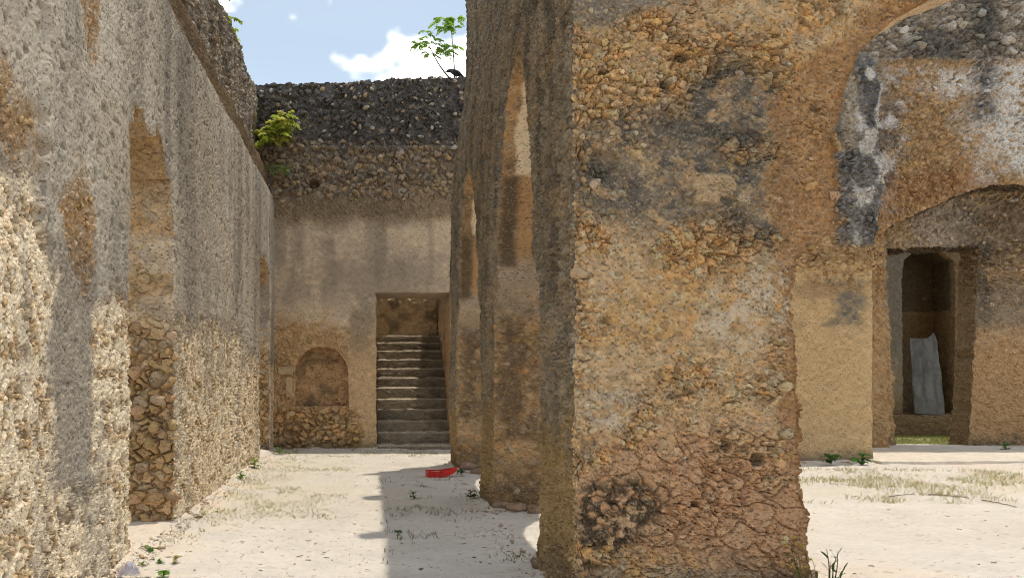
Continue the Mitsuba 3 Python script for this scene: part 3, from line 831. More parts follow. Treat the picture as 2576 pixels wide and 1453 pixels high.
def courtwall(s):
    x, y, z = s.P.T
    d1, m1, r1 = voro(s.P, (.13, .13, .10), 103)
    d2, m2, r2 = voro(s.P, (.24, .24, .17), 105)
    st1, st2 = ss(.02, .36, m1) * (.3 + r1), ss(.02, .36, m2) * (.3 + r2)
    w = s.w
    top = ss(8.35, 8.6, z + .12 * w)
    pier = y < YR - .1
    low = 1 - ss(3.1, 3.6, z + .5 * w)
    recess = (y > YR + .15)
    white = np.maximum(s.blob(x, z, 14.6, 7.1, 1.5, 1.3, .35, .8), s.blob(x, z, 14.4, 8.0, 2.2, .45, .4, .9))
    h = (s.n1 - .5) * .09 + (s.n2 - .5) * .06 + grain(s) * 1.3 + .06 * (st1 - .5) * (1 - low) + low * (~pier) * .03 * (st1 - .5) + top * .08 * (st2 - .4) + white * .03 * (st2 - .4)
    h += .05 * np.exp(-((z - 8.46) / .05) ** 2)
    col = np.tile(C((.36, .235, .125)), (len(z), 1)) * (.68 + .45 * s.n3[:, None] + .2 * r1[:, None])
    col = mixc(col, (.44, .31, .17), ss(.48, .66, s.n2) * .6)
    col = variegate(col, r1, m1, .75 * (1 - .5 * low))
    col = mixc(col, (.15, .09, .045), (1 - ss(.02, .12, m1)) * (1 - low) * .5)
    col = mixc(col, (.33, .185, .09), s.blob(x, z, 12.4, 5.75, 1.5, .42, .5, .8) * .9)          # rusty band over the relieving arch
    col = mixc(col, (.35, .21, .11), s.blob(x, z, 11.1, 5.3, .4, .9, .5, .8) * .6)
    col = mixc(col, (.66, .63, .58), white * ss(.34, .44, s.n3 * .55 + r1 * .25 + s.n2 * .2) * .95)
    col = mixc(col, (.085, .082, .08), white * ss(.60, .68, s.n3 * .6 + s.n2 * .4) * .8)
    tc = np.tile(C((.30, .25, .19)), (len(z), 1)) * (.55 + .6 * s.n3[:, None] + .4 * r2[:, None])
    tc = mixc(tc, (.50, .46, .40), ss(.6, .85, r2) * .8)
    tc = mixc(tc, (.07, .065, .06), (1 - ss(.02, .13, m2)) * .7)
    tc = mixc(tc, (.09, .088, .085), ss(.50, .62, s.n1) * .75)
    col = col * (1 - top[:, None]) + tc * top[:, None]
    seep = s.blob(x, z, 11.1, 6.9, .55, 1.3, .5, 1.1) * (~pier)
    col = mixc(col, (.16, .155, .15), seep * .7)
    col = mixc(col, (.60, .57, .53), seep * ss(.50, .58, fbm(s.P * [3, 3, 2.4], 5, 131)) * .9)
    run = s.rect(x, z, 13.1, 13.65, 7.2, 11, .22, .55)
    col = mixc(col, (.065, .067, .07), run * (.45 + .5 * ss(.4, .6, s.n3)))
    # pier: blue grey stained coat on its upper part
    blue = s.rect(x, z, 8.75, 9.9, 4.0, 8.0, .22, .6) * pier
    bc = np.tile(C((.21, .205, .20)), (len(z), 1)) * (.55 + .9 * s.n3[:, None])
    bc = mixc(bc, (.095, .098, .10), ss(.46, .60, fbm(s.P * [2.2, 2.2, .9], 4, 107)) * .8)
    bc = mixc(bc, (.58, .56, .53), ss(.49, .58, fbm(s.P * [3.2, 3.2, 2.2], 5, 109)) * ss(9.0, 9.2, x + .2 * w) * .95)
    bc = mixc(bc, (.42, .36, .27), s.rect(x, z, 8.9, 9.15, 5.9, 7.5, .08, .2) * .7)
    col = col * (1 - blue[:, None]) + bc * blue[:, None]
    pl = pier & (z < 4.3)
    pc = np.tile(C((.55, .39, .21)), (len(z), 1)) * (.78 + .36 * s.n3[:, None])
    pc = mixc(pc, (.33, .22, .12), ss(2.4, 2.5, z) * ss(.45, .6, s.n2) * .7)
    pc = mixc(pc, (.12, .118, .11), s.rect(x, z, 8.70, 9.22, 2.66, 3.30, .10, .5) * (.55 + .4 * ss(.4, .6, s.n3)))
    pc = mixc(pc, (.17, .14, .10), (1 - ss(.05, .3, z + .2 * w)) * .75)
    t = (pl * (1 - blue))[:, None]
    col = col * (1 - t) + pc * t
    rc = np.tile(C((.36, .26, .16)), (len(z), 1)) * (.6 + .6 * s.n3[:, None] + .2 * r1[:, None])
    rc = variegate(rc, r1, m1, .6 + 0 * z)
    rc = mixc(rc, (.34, .285, .23), s.rect(x, z, 12.1, 13.6, 4.4, 5.6, .15, .3) * .8)
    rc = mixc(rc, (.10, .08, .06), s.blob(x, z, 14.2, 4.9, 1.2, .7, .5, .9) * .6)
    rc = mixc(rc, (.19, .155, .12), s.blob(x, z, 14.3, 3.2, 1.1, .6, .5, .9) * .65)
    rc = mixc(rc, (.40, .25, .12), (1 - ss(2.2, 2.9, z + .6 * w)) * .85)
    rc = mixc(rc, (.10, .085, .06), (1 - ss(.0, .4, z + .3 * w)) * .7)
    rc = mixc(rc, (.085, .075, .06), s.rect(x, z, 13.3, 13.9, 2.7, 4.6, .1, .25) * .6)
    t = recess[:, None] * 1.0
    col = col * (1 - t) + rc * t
    h = np.where(recess, h + .03 * (st1 - .5) * s.blob(x, z, 14.2, 4.6, 1.3, 1.0, .4, .8), h)
    soffit_shade = (s.N[:, 2] < -.45) & (y > YR + .03)
    col = np.where(soffit_shade[:, None], C((.07, .05, .035)) * (.6 + .8 * s.n3[:, None]), col)  # shade under the arch lip, painted into the down-facing faces
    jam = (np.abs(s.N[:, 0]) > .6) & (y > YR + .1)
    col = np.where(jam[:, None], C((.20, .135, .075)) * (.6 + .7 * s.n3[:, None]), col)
    s.top, s.white, s.pier, s.low, s.front, s.recess = top, white, pier, low, s.N[:, 1] < -.4, recess
    return h, col


t = np.linspace(0, 1, 14)
arcx = 11.22 + t * (15.9 - 11.22)
arcz = 4.75 + 1.0 * np.sin(np.clip((arcx - 11.22) / (14.6 - 11.22), 0, 1.35) * math.pi * .58) ** 1.0
rec = [(11.38, -.4), (11.22, 4.3)] + list(zip(arcx, arcz)) + [(15.9, -.4)]
wall = box(6.5, 17.2, YR, YR + 1.1, -.3, 11.0) - poly_solid(jag(rec, .03, 21, .15), 'y', YR - .5, YR + .5) \
    - poly_solid(jag([(11.85, -.4), (11.62, 4.42), (13.66, 4.46), (13.4, -.4)], .02, 22), 'y', YR, YR + 2)
wall = wall + poly_solid(jag([(6.8, -.3), (6.8, 7.85), (9.0, 7.8), (9.50, 7.55), (9.66, 6.9), (9.56, 6.2), (9.68, 5.4), (9.58, 4.4), (9.50, 4.1), (9.46, 2.5), (9.47, -.3)], .012, 23, .25), 'y', 14.4, YR + .1)
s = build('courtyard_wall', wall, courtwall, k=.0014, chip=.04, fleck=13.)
tag('courtyard_wall', 'tall stained wall across the yard with white patches, a projecting pier and a dark doorway', 'wall')
Bed('courtyard_wall').strew(s, s.top * s.front, 140, .06, .15, 'white', .3, .5, .78, 8) \
    .strew(s, (1 - s.top) * (1 - s.low) * s.front * (~s.pier) * (1 - s.white), 320, .03, .075, 'tan', .3, .5, .85, 5) \
    .strew(s, s.white * (1 - s.top) * s.front, 110, .03, .08, 'white', .35, .45, .9, 5) \
    .strew(s, s.low * s.front * (~s.pier), 140, .03, .08, 'tan', .35, .45, 1.0, 5).done()


def innerwall(s):
    x, y, z = s.P.T
    h = (s.n2 - .5) * .06 + grain(s) + rubble(s, .15, 121, .02)[0]
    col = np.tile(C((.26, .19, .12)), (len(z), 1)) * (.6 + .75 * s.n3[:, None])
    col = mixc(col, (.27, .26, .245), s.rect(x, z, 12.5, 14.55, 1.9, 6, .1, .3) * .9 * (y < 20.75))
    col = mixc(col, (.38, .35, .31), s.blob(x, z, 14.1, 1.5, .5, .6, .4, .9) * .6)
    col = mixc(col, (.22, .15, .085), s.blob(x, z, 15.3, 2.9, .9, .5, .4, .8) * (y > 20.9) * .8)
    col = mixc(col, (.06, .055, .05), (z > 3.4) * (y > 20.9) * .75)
    return h, col


alc = [(14.42, .60), (14.38, 4.2), (14.44, 4.7), (14.7, 4.95), (15.4, 4.95), (15.75, 4.7), (15.80, 4.2), (15.78, .60)]
wall = box(11.5, 18.4, 20.7, 22.4, -.3, 7.0) - poly_solid(alc, 'y', 20, 21.5) + box(11.5, 18.4, 20.45, 20.75, -.3, .56)
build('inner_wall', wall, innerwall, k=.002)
tag('inner_wall', 'dark inner wall with an alcove seen through the far doorway', 'wall')


def flat_terrace(s):
    h = (s.n2 - .5) * .02 + grain(s) * .5
    col = np.tile(C((.58, .53, .45)), (len(h), 1)) * (.8 + .4 * s.n3[:, None])
    return h, col


build('terrace', poly_solid(jag([(9.35, 14.02), (17.5, 14.25), (17.5, 17.5), (9.35, 17.5)], .03, 25, .4), 'z', -.2, .045), flat_terrace, k=.003, chip=.02, bsdf='earth')
labels['terrace'] = {'label': 'low pale paved terrace along the far wall', 'kind': 'structure'}

# grey board leaning in the alcove


def board(s):
    h = .012 * np.sin(s.P[:, 0] * 60) * 0 + (s.n2 - .5) * .03 + (s.n3 - .5) * .01
    col = np.tile(C((.19, .195, .21)), (len(h), 1)) * (.35 + 1.3 * fbm(s.P * [16, 16, 1.6], 4, 77)[:, None] + .15 * s.n4[:, None])
    col = mixc(col, (.12, .125, .13), ss(.55, .7, s.n2) * .6)
    return h, col


def tilt(V):
    V = V.copy()
    t = (V[:, 2] - .58) / 2.1
    V[:, 1] += .32 * t
    V[:, 0] += .05 + .08 * t * np.clip((15.43 - V[:, 0]) / .8, 0, 1)
    return V


bd = poly_solid(jag([(14.58, .58), (15.36, .57), (15.36, 2.55), (15.30, 2.78), (15.12, 2.62), (14.56, 2.62)], .012, 31, .25), 'y', 20.55, 20.60)
build('board', bd, board, k=.0018, lo=.02, warp=tilt, chip=.0, bsdf='earth')
tag('board', 'weathered grey board leaning in the dark alcove', 'board')

# ------------------------------------------------------------------ small things
def gp(u, v, z=0.0):
    """The ground point that lies at the photograph's position (u, v) of 2576 x 1453."""
    y = 1930 * (1.6 - z) / (v - 945)
    return np.array([(u - 930) * y / 1930, y, z])


def ground_at(x, y):
    return float(ground_h(np.array([x], float), np.array([y], float))[0])


def tube(points, radii, sides=6):
    p = np.asarray(points, float)
    t = np.gradient(p, axis=0); t /= np.linalg.norm(t, axis=1, keepdims=True) + 1e-12
    a = np.cross(t, np.where(np.abs(t[:, 2:]) < .9, [0, 0, 1.0], [1.0, 0, 0])); a /= np.linalg.norm(a, axis=1, keepdims=True) + 1e-12
    b, g = np.cross(t, a), np.arange(sides) * 2 * np.pi / sides
    V = p[:, None] + np.broadcast_to(radii, (len(p),))[:, None, None] * (np.cos(g)[None, :, None] * a[:, None] + np.sin(g)[None, :, None] * b[:, None])
    i, j = np.meshgrid(np.arange(len(p) - 1), np.arange(sides), indexing='ij')
    q = np.stack([i * sides + j, i * sides + (j + 1) % sides, (i + 1) * sides + (j + 1) % sides, (i + 1) * sides + j], -1).reshape(-1, 4)
    return V.reshape(-1, 3), np.vstack([q[:, [0, 1, 2]], q[:, [0, 2, 3]]])


def curve(p0, p1, sag, n=7):
    t = np.linspace(0, 1, n)[:, None]
    return np.asarray(p0) * (1 - t) + np.asarray(p1) * t + np.asarray(sag) * (4 * t * (1 - t))


def blade_leaf(p, d, L, w, droop, r, n=5):
    """One leaf: a narrow folded strip that bends down towards its tip."""
    d = np.asarray(d, float) / np.linalg.norm(d)
    side = np.cross(d, [0, 0, 1.0]); side /= np.linalg.norm(side) + 1e-9
    side = side + r.normal(0, .25, 3)
    t = np.linspace(0, 1, n)
    mid = p + d * (t * L)[:, None] + np.array([0, 0, -1.0]) * (droop * L * t ** 2)[:, None]
    ww = w * np.sin(np.pi * (t * .86 + .12)) ** .8
    V = np.vstack([mid - side * ww[:, None] + [0, 0, .15 * w], mid, mid + side * ww[:, None] + [0, 0, .15 * w]])
    F = []
    for k in range(n - 1):
        for o in (0, n):
            F += [[o + k, o + k + 1, o + n + k + 1], [o + k, o + n + k + 1, o + n + k]]
    return V, np.array(F)


def frond(p, d, L, r, pairs=9, ll=.05, lw=.014, droop=.5):
    """A feathered leaf: pairs of leaflets along a drooping stalk."""
    d = np.asarray(d, float) / np.linalg.norm(d)
    V, F, at = [], [], 0
    side = np.cross(d, [0, 0, 1.0]); side /= np.linalg.norm(side) + 1e-9
    tv, tf = tube([p + d * L * t + np.array([0, 0, -droop * L * t * t]) for t in (0, .35, .7, 1)], [.004, .003, .003, .002], 3)
    V.append(tv); F.append(tf); at = len(tv)
    for t in np.linspace(.15, 1, pairs):
        q = p + d * L * t + np.array([0, 0, -droop * L * t * t])
        for sg in (-1, 1):
            e = side * sg + d * .35 + np.array([0, 0, -.35]) + r.normal(0, .22, 3)
            v, f = blade_leaf(q, e, ll * r.uniform(.75, 1.15) * (1 - .35 * abs(t - .5)), lw, .25, r, 3)
            V.append(v); F.append(f + at); at += len(v)
    return np.vstack(V), np.vstack(F)


def leaf_entry(key, mesh, col, r):
    V, F = mesh
    k = (.75 + .5 * r.random()) * (.85 + .3 * noise(V * 30, 3))[:, None]
    scene[key] = mikit.ply((V, F), 'leaf', smooth=True, color=np.clip(C(col) * k, .01, .6))


def numbered(base, i):
    return base + (f'_{i:03d}' if i else '')


def feathery(key, stems, clumps, label, cat, col, seed, L=.22, ll=.05, lw=.014, droop=.6):
    """A sapling or bush: stems (curves with radii) and clumps (centre, radius, number of fronds)."""
    r = np.random.default_rng(seed)
    for i, (pts, rad) in enumerate(stems):
        scene[numbered(key + '__stem', i)] = mikit.ply(tube(pts, rad), 'bark', smooth=True)
    n = 0
    for c, rad, num in clumps:
        for _ in range(num):
            d = r.normal(size=3); d[2] = abs(d[2]) * .5 - .05; d /= np.linalg.norm(d)
            p = np.asarray(c) + d * rad * r.uniform(.0, .5) + r.normal(0, rad * .2, 3)
            g = C(col) * r.uniform(.75, 1.3)
            leaf_entry(numbered(key + '__leaf', n), frond(p, d + [0, 0, .15], L * r.uniform(.7, 1.15), r, 8, ll, lw, droop), g, r); n += 1
    tag(key, label, cat)


def P3(u, v, y):
    return np.array([(u - 930) * y / 1930, y, 1.6 + (945 - v) * y / 1930])


GREEN, FRESH, DRY = (.30, .48, .09), (.20, .32, .04), (.36, .33, .13)
yt = 17.05
s1 = curve(P3(1130, 196, yt), P3(1079, 112, yt), (-.03, 0, -.03)); s2 = curve(P3(1144, 196, yt), P3(1132, 45, yt), (.02, .05, 0))
feathery('sapling', [(s2, np.linspace(.016, .006, 7))], [(P3(1112, 50, yt), .16, 9), (P3(1148, 50, yt), .17, 13), (P3(1142, 72, yt), .16, 9), (P3(1118, 72, yt), .1, 6), (P3(1140, 118, yt), .12, 5)],
         'taller feathery green sapling rooted on the end wall top beside the bird', 'sapling', GREEN, 3, .22, .065, .021)
feathery('sapling_001', [(s1, np.linspace(.018, .006, 7)), (curve(P3(1096, 140, yt), P3(1108, 118, yt), (0, 0, 0)), np.linspace(.008, .004, 7))],
         [(P3(1058, 112, yt), .15, 9), (P3(1085, 108, yt), .15, 9), (P3(1105, 118, yt), .14, 8), (P3(1122, 130, yt), .12, 6), (P3(1075, 135, yt), .12, 4), (P3(1072, 82, yt), .08, 3)],
         'shorter sapling leaning left on the end wall top, sparse feathery leaves', 'sapling', GREEN, 4, .22, .065, .020)
yb = 16.45
feathery('bush', [(curve(P3(688, 402, yb), P3(692, 335, yb), (.02, 0, 0)), np.linspace(.02, .008, 7)), (curve(P3(689, 380, yb), P3(715, 318, yb), (.02, 0, 0)), np.linspace(.012, .006, 7))],
         [(P3(668, 338, yb), .22, 16), (P3(690, 318, yb), .26, 22), (P3(715, 305, yb), .22, 18), (P3(672, 360, yb), .18, 10), (P3(700, 345, yb), .2, 10)],
         'bright green leafy bush growing from the ledge in the left corner of the end wall', 'bush', (.55, .66, .13), 5, .26, .09, .032)
feathery('fern', [(curve(P3(684, 440, 16.5), P3(695, 425, 16.5), (0, 0, 0)), np.linspace(.01, .005, 7))],
         [(P3(688, 420, 16.5), .14, 8), (P3(705, 428, 16.5), .14, 8), (P3(716, 434, 16.5), .08, 4)],
         'small pale green fern below the leafy bush in the wall corner', 'fern', (.34, .42, .16), 6, .2, .06, .018)
feathery('wall_weed', [(curve((-2.6, 12.9, 7.6), (-2.5, 12.9, 7.9), (0, 0, 0)), np.linspace(.01, .005, 7))],
         [((-2.50, 13.3, 7.72), .2, 16), ((-2.52, 12.7, 7.9), .22, 18), ((-2.50, 12.2, 7.85), .18, 12), ((-2.55, 13.8, 7.72), .14, 8)],
         'bright green weed hanging over the top of the plastered wall', 'weed', (.42, .58, .07), 7, .16, .06, .016)


def small_weed(key, p, size, n, col, seed, label, cat='weed', up=.9, w=.16, droop=.6, grp=None):
    r = np.random.default_rng(seed)
    z = ground_at(p[0], p[1])
    base = np.array([p[0], p[1], z])
    scene[key + '__stem'] = mikit.ply(tube([base - [0, 0, .01], base + [0, 0, .3 * size], base + [.02 * size, 0, .6 * size]], [.003 + .008 * size] * 3, 5), 'bark', smooth=True)
    for i in range(n):
        a = i * 2.4 + r.normal(0, .3)
        d = np.array([math.cos(a), math.sin(a), up * r.uniform(.6, 1.4)])
        leaf_entry(numbered(key + '__leaf', i), blade_leaf(base + [0, 0, size * r.uniform(0, .6)], d, size * r.uniform(.5, .95), size * w * r.uniform(.7, 1.2), droop, r), col, r)
    tag(key, label, cat, grp)


LUSH = (.14, .28, .06)
for i, (u, v, size, n, col, lab) in enumerate([
        (378, 1392, .09, 9, LUSH, 'upright green weed nearest the doorway of the plastered wall'),
        (402, 1412, .07, 10, LUSH, 'low dark green weed right of the upright weed by the plastered wall'),
        (411, 1447, .09, 10, (.12, .26, .04), 'bright green weed at the bottom edge beside the plastic bag'),
        (360, 1420, .06, 8, LUSH, 'small weed between the plastic bag and the low dark weed'),
        (442, 1412, .10, 8, DRY, 'yellowish dry weed right of the cluster by the plastered wall'),
        (548, 1288, .08, 6, LUSH, 'little weed at the foot of the wall past the first doorway'),
        (1000, 1352, .10, 7, (.10, .15, .06), 'small weed lying in the arcade shadow nearest the viewer'),
        (1040, 1252, .15, 8, (.10, .15, .06), 'flattened weed in the shadow left of the red plastic scoop'),
        (1183, 1258, .17, 6, (.10, .13, .06), 'thin stalky weed in the shadow before the second pier'),
        (1160, 1196, .17, 14, (.06, .12, .04), 'dark green weed at the foot of the far pier beside the scoop'),
        (703, 1142, .20, 10, (.16, .24, .05), 'green weed in the corner below the arched niche'),
        (605, 1208, .17, 12, (.17, .27, .05), 'green tuft along the foot of the plastered wall before its far doorway'),
        (640, 1180, .20, 12, (.20, .28, .06), 'farther green tuft at the end of the plastered wall foot'),
        (2090, 1168, .30, 14, (.07, .15, .04), 'dark green weed at the middle of the plain pier foot'),
        (2168, 1166, .30, 14, (.08, .17, .04), 'green weed at the right corner of the plain pier foot'),
        (2528, 1135, .25, 10, (.10, .20, .05), 'small weed by the far wall right of the dark doorway')]):
    small_weed(numbered('weed', i), gp(u, v), size, n, col, 200 + i, lab)


# dry flowering weed and grass stalks at the right foot of the first pier
def stalky(key, base, tips, w, col, seed, label, cat, flowers=0):
    r = np.random.default_rng(seed)
    for i, tip in enumerate(tips):
        p0 = np.asarray(base) + r.normal(0, .015, 3) * [1, 1, 0]
        c = curve(p0, tip, (r.normal(0, .02), 0, .03), 8)
        V, F = tube(c, np.linspace(w, w * .35, 8), 4)
        leaf_entry(numbered(key + '__stalk', i), (V, F), col, r)
        for k in range(2):
            q = c[3 + 2 * k]
            d = np.array([r.normal(), r.normal() * .5, .9])
            leaf_entry(numbered(key + '__leaf', 2 * i + k), blade_leaf(q, d, r.uniform(.05, .12), .007, .3, r), col, r)
    for i in range(flowers):
        t = np.asarray(tips[i % len(tips)]) + r.normal(0, .02, 3)
        V, F = stone_variant(300 + i)
        scene[numbered(key + '__flower', i)] = mikit.ply((V * [.012, .012, .009] + t, F), 'leaf', smooth=True, color=np.tile(C((.55, .45, .05)), (len(V), 1)))
    tag(key, label, cat)


yw = 5.36
stalky('flowering_weed', (3.10, yw, 0), [P3(u, v, yw) for u, v in ((1972, 1388), (1990, 1362), (2004, 1350), (2018, 1372), (2030, 1396), (1998, 1410), (2040, 1400), (1980, 1425), (2022, 1430), (2010, 1395))], .0035, (.17, .16, .06), 8,
       'dry weed with tiny yellow flowers against the right foot of the nearest pier', 'weed', 9)
stalky('grass_stalk', (3.36, 5.6, 0), [P3(u, v, 5.6) for u, v in ((2079, 1380), (2117, 1378), (2106, 1388), (2088, 1412), (2124, 1424), (2128, 1440))], .006, (.09, .13, .05), 9,
       'tall bent grass stalks right of the nearest pier at the bottom edge', 'grass')

# short grass that nobody could count
def strewn(key, label, spots, hh, col, seed, spread):
    r = np.random.default_rng(seed)
    V, F, K, at = [], [], [], 0
    for (x, y) in spots:
        z = ground_at(x, y) if spread else .0
        a, L = r.uniform(0, 6.28), hh * r.uniform(.5, 1.3)
        d, lean_ = np.array([math.cos(a), math.sin(a), 0]), r.uniform(.3, 1.3)
        b = np.array([x, y, z])
        tip = b + d * L * lean_ * .7 + [0, 0, L * (1.1 - .5 * lean_)]
        sd = np.array([-d[1], d[0], 0]) * r.uniform(.003, .006)
        V += [b - sd, b + sd, b * .45 + tip * .55 + sd * .8 + [0, 0, .1 * L], tip]
        F += [[at, at + 1, at + 2], [at, at + 2, at + 3]]; at += 4
        K += [C(col) * r.uniform(.6, 1.35) * [r.uniform(.85, 1.3), 1, 1]] * 4
    scene[key] = mikit.ply((np.array(V), np.array(F)), 'leaf', smooth=False, color=np.clip(np.array(K), .01, .6))
    labels[key] = {'label': label, 'category': 'grass', 'kind': 'stuff'}


def patchy(x0, x1, y0, y1, n, seed, lo, hi, sc=2.2):
    r = np.random.default_rng(seed)
    x, y = r.uniform(x0, x1, n), r.uniform(y0, y1, n)
    m = fbm(np.stack([x * sc, y * sc * .8, 0 * x + seed], 1), 4, seed) + .12 * r.random(n)
    k = ss(lo, hi, m) > r.random(n)
    return list(zip(x[k], y[k]))


strewn('grass', 'sparse yellow green grass on the sand between plastered wall and shadow',
       patchy(-1.95, -.3, 8.6, 14.5, 5200, 3, .58, .72, 1.7) + patchy(-2.0, -1.2, 7.0, 16, 2500, 4, .52, .66) + patchy(-2, 1.4, 15.2, 16.6, 2600, 5, .5, .7), .035, (.27, .29, .10), 31, True)
strewn('grass_001', 'band of thin dry grass across the sunny yard at the right',
       patchy(5, 13, 9.7, 13.2, 14000, 6, .54, .70, 1.5), .07, (.36, .36, .17), 32, True)
strewn('grass_002', 'lit green grass inside the far doorway', patchy(11, 17, 17.6, 20.4, 9000, 7, .2, .5), .08, (.22, .25, .09), 33, False)
strewn('grass_003', 'few grass blades in the arcade shadow', patchy(.1, 1.5, 6.5, 12, 2600, 8, .58, .7, 2.6), .05, (.16, .17, .08), 34, True)


# leaf litter and gravel lying on the sand
def litter(key, label, n, seed, pal, r0, r1, flat, region):
    r = np.random.default_rng(seed)
    V, F, K, at = [], [], [], 0
    for _ in range(n):
        x0, x1, y0, y1 = region[r.integers(len(region))]
        y = y0 * (y1 / y0) ** r.random()
        x = r.uniform(x0, x1)
        q = r0 * (r1 / r0) ** (r.random() ** 2.2)
        p, f = SHAPES[r.integers(len(SHAPES))]
        a = r.uniform(0, 6.28)
        R = np.array([[math.cos(a), -math.sin(a), 0], [math.sin(a), math.cos(a), 0], [0, 0, 1]])
        V.append((p * [q * r.uniform(1, 2.2), q * r.uniform(.5, 1), q * flat]) @ R.T + [x, y, ground_at(x, y) + q * flat * .4]); F.append(f + at); at += len(p)
        K.append(np.tile(C(pal[r.integers(len(pal))]) * r.uniform(.7, 1.2), (len(p), 1)))
    scene[key] = mikit.ply((np.vstack(V), np.vstack(F)), 'masonry', smooth=True, color=np.clip(np.vstack(K), .01, .8))
    labels[key] = {'label': label, 'category': 'debris', 'kind': 'stuff'}


REG = [(-2.07, -1.88, 5.9, 16), (-2.07, -1.9, 5.9, 12), (1.2, 1.45, 6, 14), (-2, 1.5, 16.3, 16.7), (-2.0, 1.5, 5.8, 15.5), (-2.0, 1.5, 5.8, 9), (2.6, 8, 5.8, 13)]
litter('leaf_litter', 'dark dry leaf scraps scattered on the sand', 800, 41, [(.10, .08, .05), (.16, .12, .08), (.13, .12, .05), (.22, .16, .10)], .006, .022, .25, REG)
litter('gravel', 'pale gravel scattered on the sand', 2200, 42, [(.62, .56, .48), (.50, .43, .34), (.40, .33, .25), (.66, .62, .56)], .004, .018, .6, REG)

litter('rubble', 'crumbled mortar and stone chips along the wall feet', 420, 43, [(.50, .40, .28), (.42, .31, .19), (.34, .26, .18), (.58, .50, .40)], .008, .045, .6,
       [(-2.09, -1.98, 5.9, 16.5), (-2.09, -1.9, 5.9, 9), (1.36, 1.46, 5.6, 14), (-2, .1, 16.5, 16.72), (1.4, 2.2, 8.9, 9.08), (6.9, 9.6, 14.15, 14.4), (3.2, 3.34, 5.7, 6.4)])
# single rocks
for i, (u, v, r_, tone, lab) in enumerate([
        (1262, 1284, .09, (.30, .22, .15), 'brown rock at the left corner of the second pier foot'),
        (1298, 1288, .11, (.33, .23, .16), 'larger reddish rock before the middle of the second pier'),
        (1345, 1290, .10, (.28, .20, .14), 'rock at the second pier foot nearest the sun patch'),
        (1178, 1184, .13, (.30, .20, .16), 'pinkish rock at the foot of the far pier'),
        (1198, 1188, .10, (.24, .17, .12), 'rock right of the pinkish rock at the far pier'),
        (425, 1318, .10, (.42, .36, .28), 'pale rock on the sill of the near doorway'),
        (385, 1312, .09, (.40, .27, .14), 'ochre rock lying inside the near doorway'),
        (1368, 1432, .09, (.19, .14, .09), 'dark rock against the left foot of the nearest pier')]):
    p = gp(u, v)
    V, F = SHAPES[i % len(SHAPES)]
    V = V * [r_ * 1.4, r_, r_ * .7]
    V, F = refine(V + [0, 6, 0], F, .004, .02); V = V - [0, 6, 0]
    V = V * (1 + .25 * (fbm(V * 14 + i, 3, 5) - .5))[:, None] + [p[0], p[1], ground_at(p[0], p[1]) + r_ * .25]
    key = numbered('rock', i)
    scene[key] = mikit.ply((V, F), 'masonry', smooth=True, color=np.clip(C(tone) * (.6 + .8 * fbm(V * 20, 3, 6))[:, None], .01, .8))
    tag(key, lab, 'rock')

# fallen branches in the yard
for i, (a, b, w, lab) in enumerate([((2235, 1248), (2300, 1243), .008, 'thin dry branch lying on the sand of the sunny yard'), ((2335, 1243), (2440, 1250), .010, 'longer dark branch end right of the thin one in the yard'),
                                    ((2470, 1255), (2562, 1275), .008, 'short twig farthest right on the sunny sand')]):
    pa, pb = gp(*a), gp(*b)
    pa[2], pb[2] = ground_at(pa[0], pa[1]) + .015, ground_at(pb[0], pb[1]) + .015
    c = curve(pa, pb, (0, .015, .01), 9) + np.random.default_rng(i).normal(0, .012, (9, 3)) * [1, 1, .3]
    key = numbered('branch', i)
    scene[key] = mikit.ply(tube(c, np.linspace(w, w * .5, 9), 6), 'bark', smooth=True)
    tag(key, lab, 'branch')


# the bird on the wall
def skin(chain, radii, joints=None):
    balls = [m3.Manifold.sphere(r, 20).translate(list(p)) for p, r in zip(chain, radii)]
    out = m3.Manifold()
    for a, b in (joints or [(i, i + 1) for i in range(len(chain) - 1)]):
        out = out + m3.Manifold.batch_hull([balls[a], balls[b]])
    return out


def soft(man, length, rounds=8):
    me = man.refine_to_length(length).to_mesh()
    t = trimesh.Trimesh(me.vert_properties[:, :3], me.tri_verts)
    trimesh.smoothing.filter_taubin(t, iterations=rounds)
    return t


bx, by, bz = 1.89, 17.0, 8.15
scene['feathers'] = {'type': 'principled', 'base_color': {'type': 'mesh_attribute', 'name': 'vertex_color'}, 'roughness': .5}
ch = [(-.155, 0, .195), (-.115, 0, .205), (-.06, 0, .19), (.0, 0, .165), (.07, 0, .135), (.14, 0, .085)]
bird = soft(skin(ch, [.030, .036, .048, .066, .055, .022]), .012)
K = np.tile(C((.018, .018, .022)), (len(bird.vertices), 1))
neck = np.exp(-((bird.vertices[:, 0] + .07) / .03) ** 2)
K = K + neck[:, None] * C((.05, .048, .045))
scene['crow__body'] = mikit.ply((bird.vertices + [bx, by, bz], bird.faces), 'feathers', smooth=True, color=K)


def dark(key, man, length, c):
    t = soft(man, length, 3)
    scene[key] = mikit.ply((t.vertices + [bx, by, bz], t.faces), 'feathers', smooth=True, color=np.tile(C(c), (len(t.vertices), 1)))


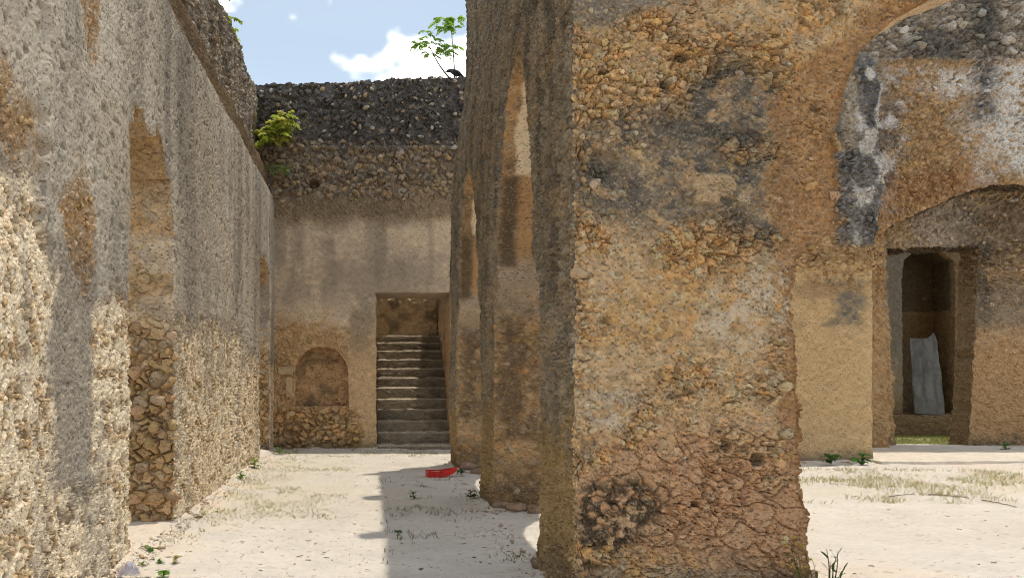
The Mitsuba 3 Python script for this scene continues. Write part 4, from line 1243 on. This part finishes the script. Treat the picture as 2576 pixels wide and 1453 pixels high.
dark('crow__beak', skin([(-.178, 0, .19), (-.205, 0, .178), (-.228, 0, .160)], [.013, .010, .003]), .006, (.012, .012, .012))
for i, sg in enumerate((-1, 1)):
    dark(numbered('crow__wing', i), skin([(-.03, sg * .045, .185), (.06, sg * .055, .155), (.17, sg * .028, .085)], [.028, .034, .008]), .012, (.014, .014, .020))
    dark(numbered('crow__leg', i), skin([(.02, sg * .028, .12), (.035, sg * .03, .06), (.015, sg * .03, .005), (-.03, sg * .03, .0)], [.017, .007, .006, .004]), .012, (.02, .02, .02))
dark('crow__tail', skin([(.13, 0, .09), (.20, -.02, .055), (.20, .02, .055), (.285, -.022, .005), (.285, .022, .005)], [.016, .012, .012, .008, .008], [(0, 1), (0, 2), (1, 3), (2, 4), (1, 2), (3, 4)]), .012, (.014, .014, .018))
tag('crow', 'black crow with grey neck crouching on the end wall top below the saplings', 'bird')

# red plastic scoop on the sand
def hullm(pts):
    return m3.Manifold.hull_points(np.asarray(pts, float).tolist())


def ring(x, w, z0, z1):
    return [(x, -w, z1), (x, w, z1), (x, -w * .8, z0), (x, w * .8, z0)]


outer = hullm(ring(0, .12, .01, .125) + ring(.02, .13, 0, .13)) + hullm(ring(.02, .13, 0, .13) + ring(.25, .12, .0, .125)) + hullm(ring(.25, .12, .0, .125) + ring(.43, .07, .07, .165)) + hullm(ring(.43, .07, .07, .165) + ring(.49, .03, .115, .185))
inner = hullm(ring(.02, .118, .02, .3) + ring(.25, .108, .02, .3)) + hullm(ring(.25, .108, .02, .3) + ring(.40, .05, .095, .3))
t = (outer - inner).refine_to_length(.012).to_mesh()
V = np.asarray(t.vert_properties[:, :3], float); F = np.asarray(t.tri_verts)
V = V + (fbm(V * 9, 3, 4) - .5)[:, None] * [.0, .02, .012]
th = math.radians(8)
R = np.array([[math.cos(th), -math.sin(th), 0], [math.sin(th), math.cos(th), 0], [0, 0, 1]])
g = gp(1075, 1200)
V = V * [1, 1, .82]
W = V @ R.T + [g[0], g[1] + .12, ground_at(g[0], g[1]) - .004]
scene['red_plastic'] = {'type': 'principled', 'base_color': {'type': 'mesh_attribute', 'name': 'vertex_color'}, 'roughness': .42, 'specular': .4}
scene['plastic_scoop'] = mikit.ply((W, F), 'red_plastic', smooth=False, color=np.clip(mixc(C((.52, .022, .018)) * (.7 + .6 * fbm(V * 12, 3, 8))[:, None], (.40, .27, .20), .5 * ss(.55, .7, fbm(V * 25, 3, 18)) * (1 - ss(.0, .13, V[:, 2]))), .005, .6))
V2, F2 = trimesh.creation.icosphere(3).vertices, trimesh.creation.icosphere(3).faces
V2 = V2 * [.125, .095, .035] * (1 + .3 * (fbm(V2 * 3, 3, 5) - .5))[:, None] @ R.T + [g[0] + .14, g[1] + .135, ground_at(g[0], g[1]) + .06]
scene['plastic_scoop__sand'] = mikit.ply((V2, F2), 'earth', smooth=True, color=np.tile(C((.40, .34, .27)), (len(V2), 1)))
tag('plastic_scoop', 'red plastic scoop cut from a container lying at the shadow edge', 'scoop')

# crumpled plastic bag
n = 26
a, b = np.meshgrid(np.linspace(-1, 1, n), np.linspace(-1, 1, n))
a, b = a.ravel(), b.ravel()
P = np.stack([a * .14, b * .12, 0 * a], 1)     # scaled below
cr = fbm(np.stack([a * 2.2, b * 2.2, 0 * a + 4], 1), 4, 5)
P[:, 2] = .02 + .17 * np.clip(1 - (a * a + b * b) * .75, 0, 1) + .13 * np.abs(cr - .5) * 2
P[:, :2] += (np.stack([fbm(np.stack([a * 2, b * 2, 0 * a], 1), 3, 7), fbm(np.stack([a * 2, b * 2, 0 * a + 9], 1), 3, 8)], 1) - .5) * .12
i = (np.arange(n - 1)[:, None] * n + np.arange(n - 1)).ravel()
F = np.vstack([np.stack([i, i + 1, i + n + 1], 1), np.stack([i, i + n + 1, i + n], 1)])
scene['bag_film'] = {'type': 'principledthin', 'base_color': {'type': 'rgb', 'value': [.62, .60, .66]}, 'roughness': .25, 'diff_trans': .7, 'spec_trans': .15}
g = gp(318, 1452)
P = P * .55
scene['plastic_bag'] = mikit.ply((P + [g[0] + .02, g[1], ground_at(g[0], g[1])], F), 'bag_film', smooth=35)
tag('plastic_bag', 'crumpled translucent plastic bag at the foot of the plastered wall', 'bag')
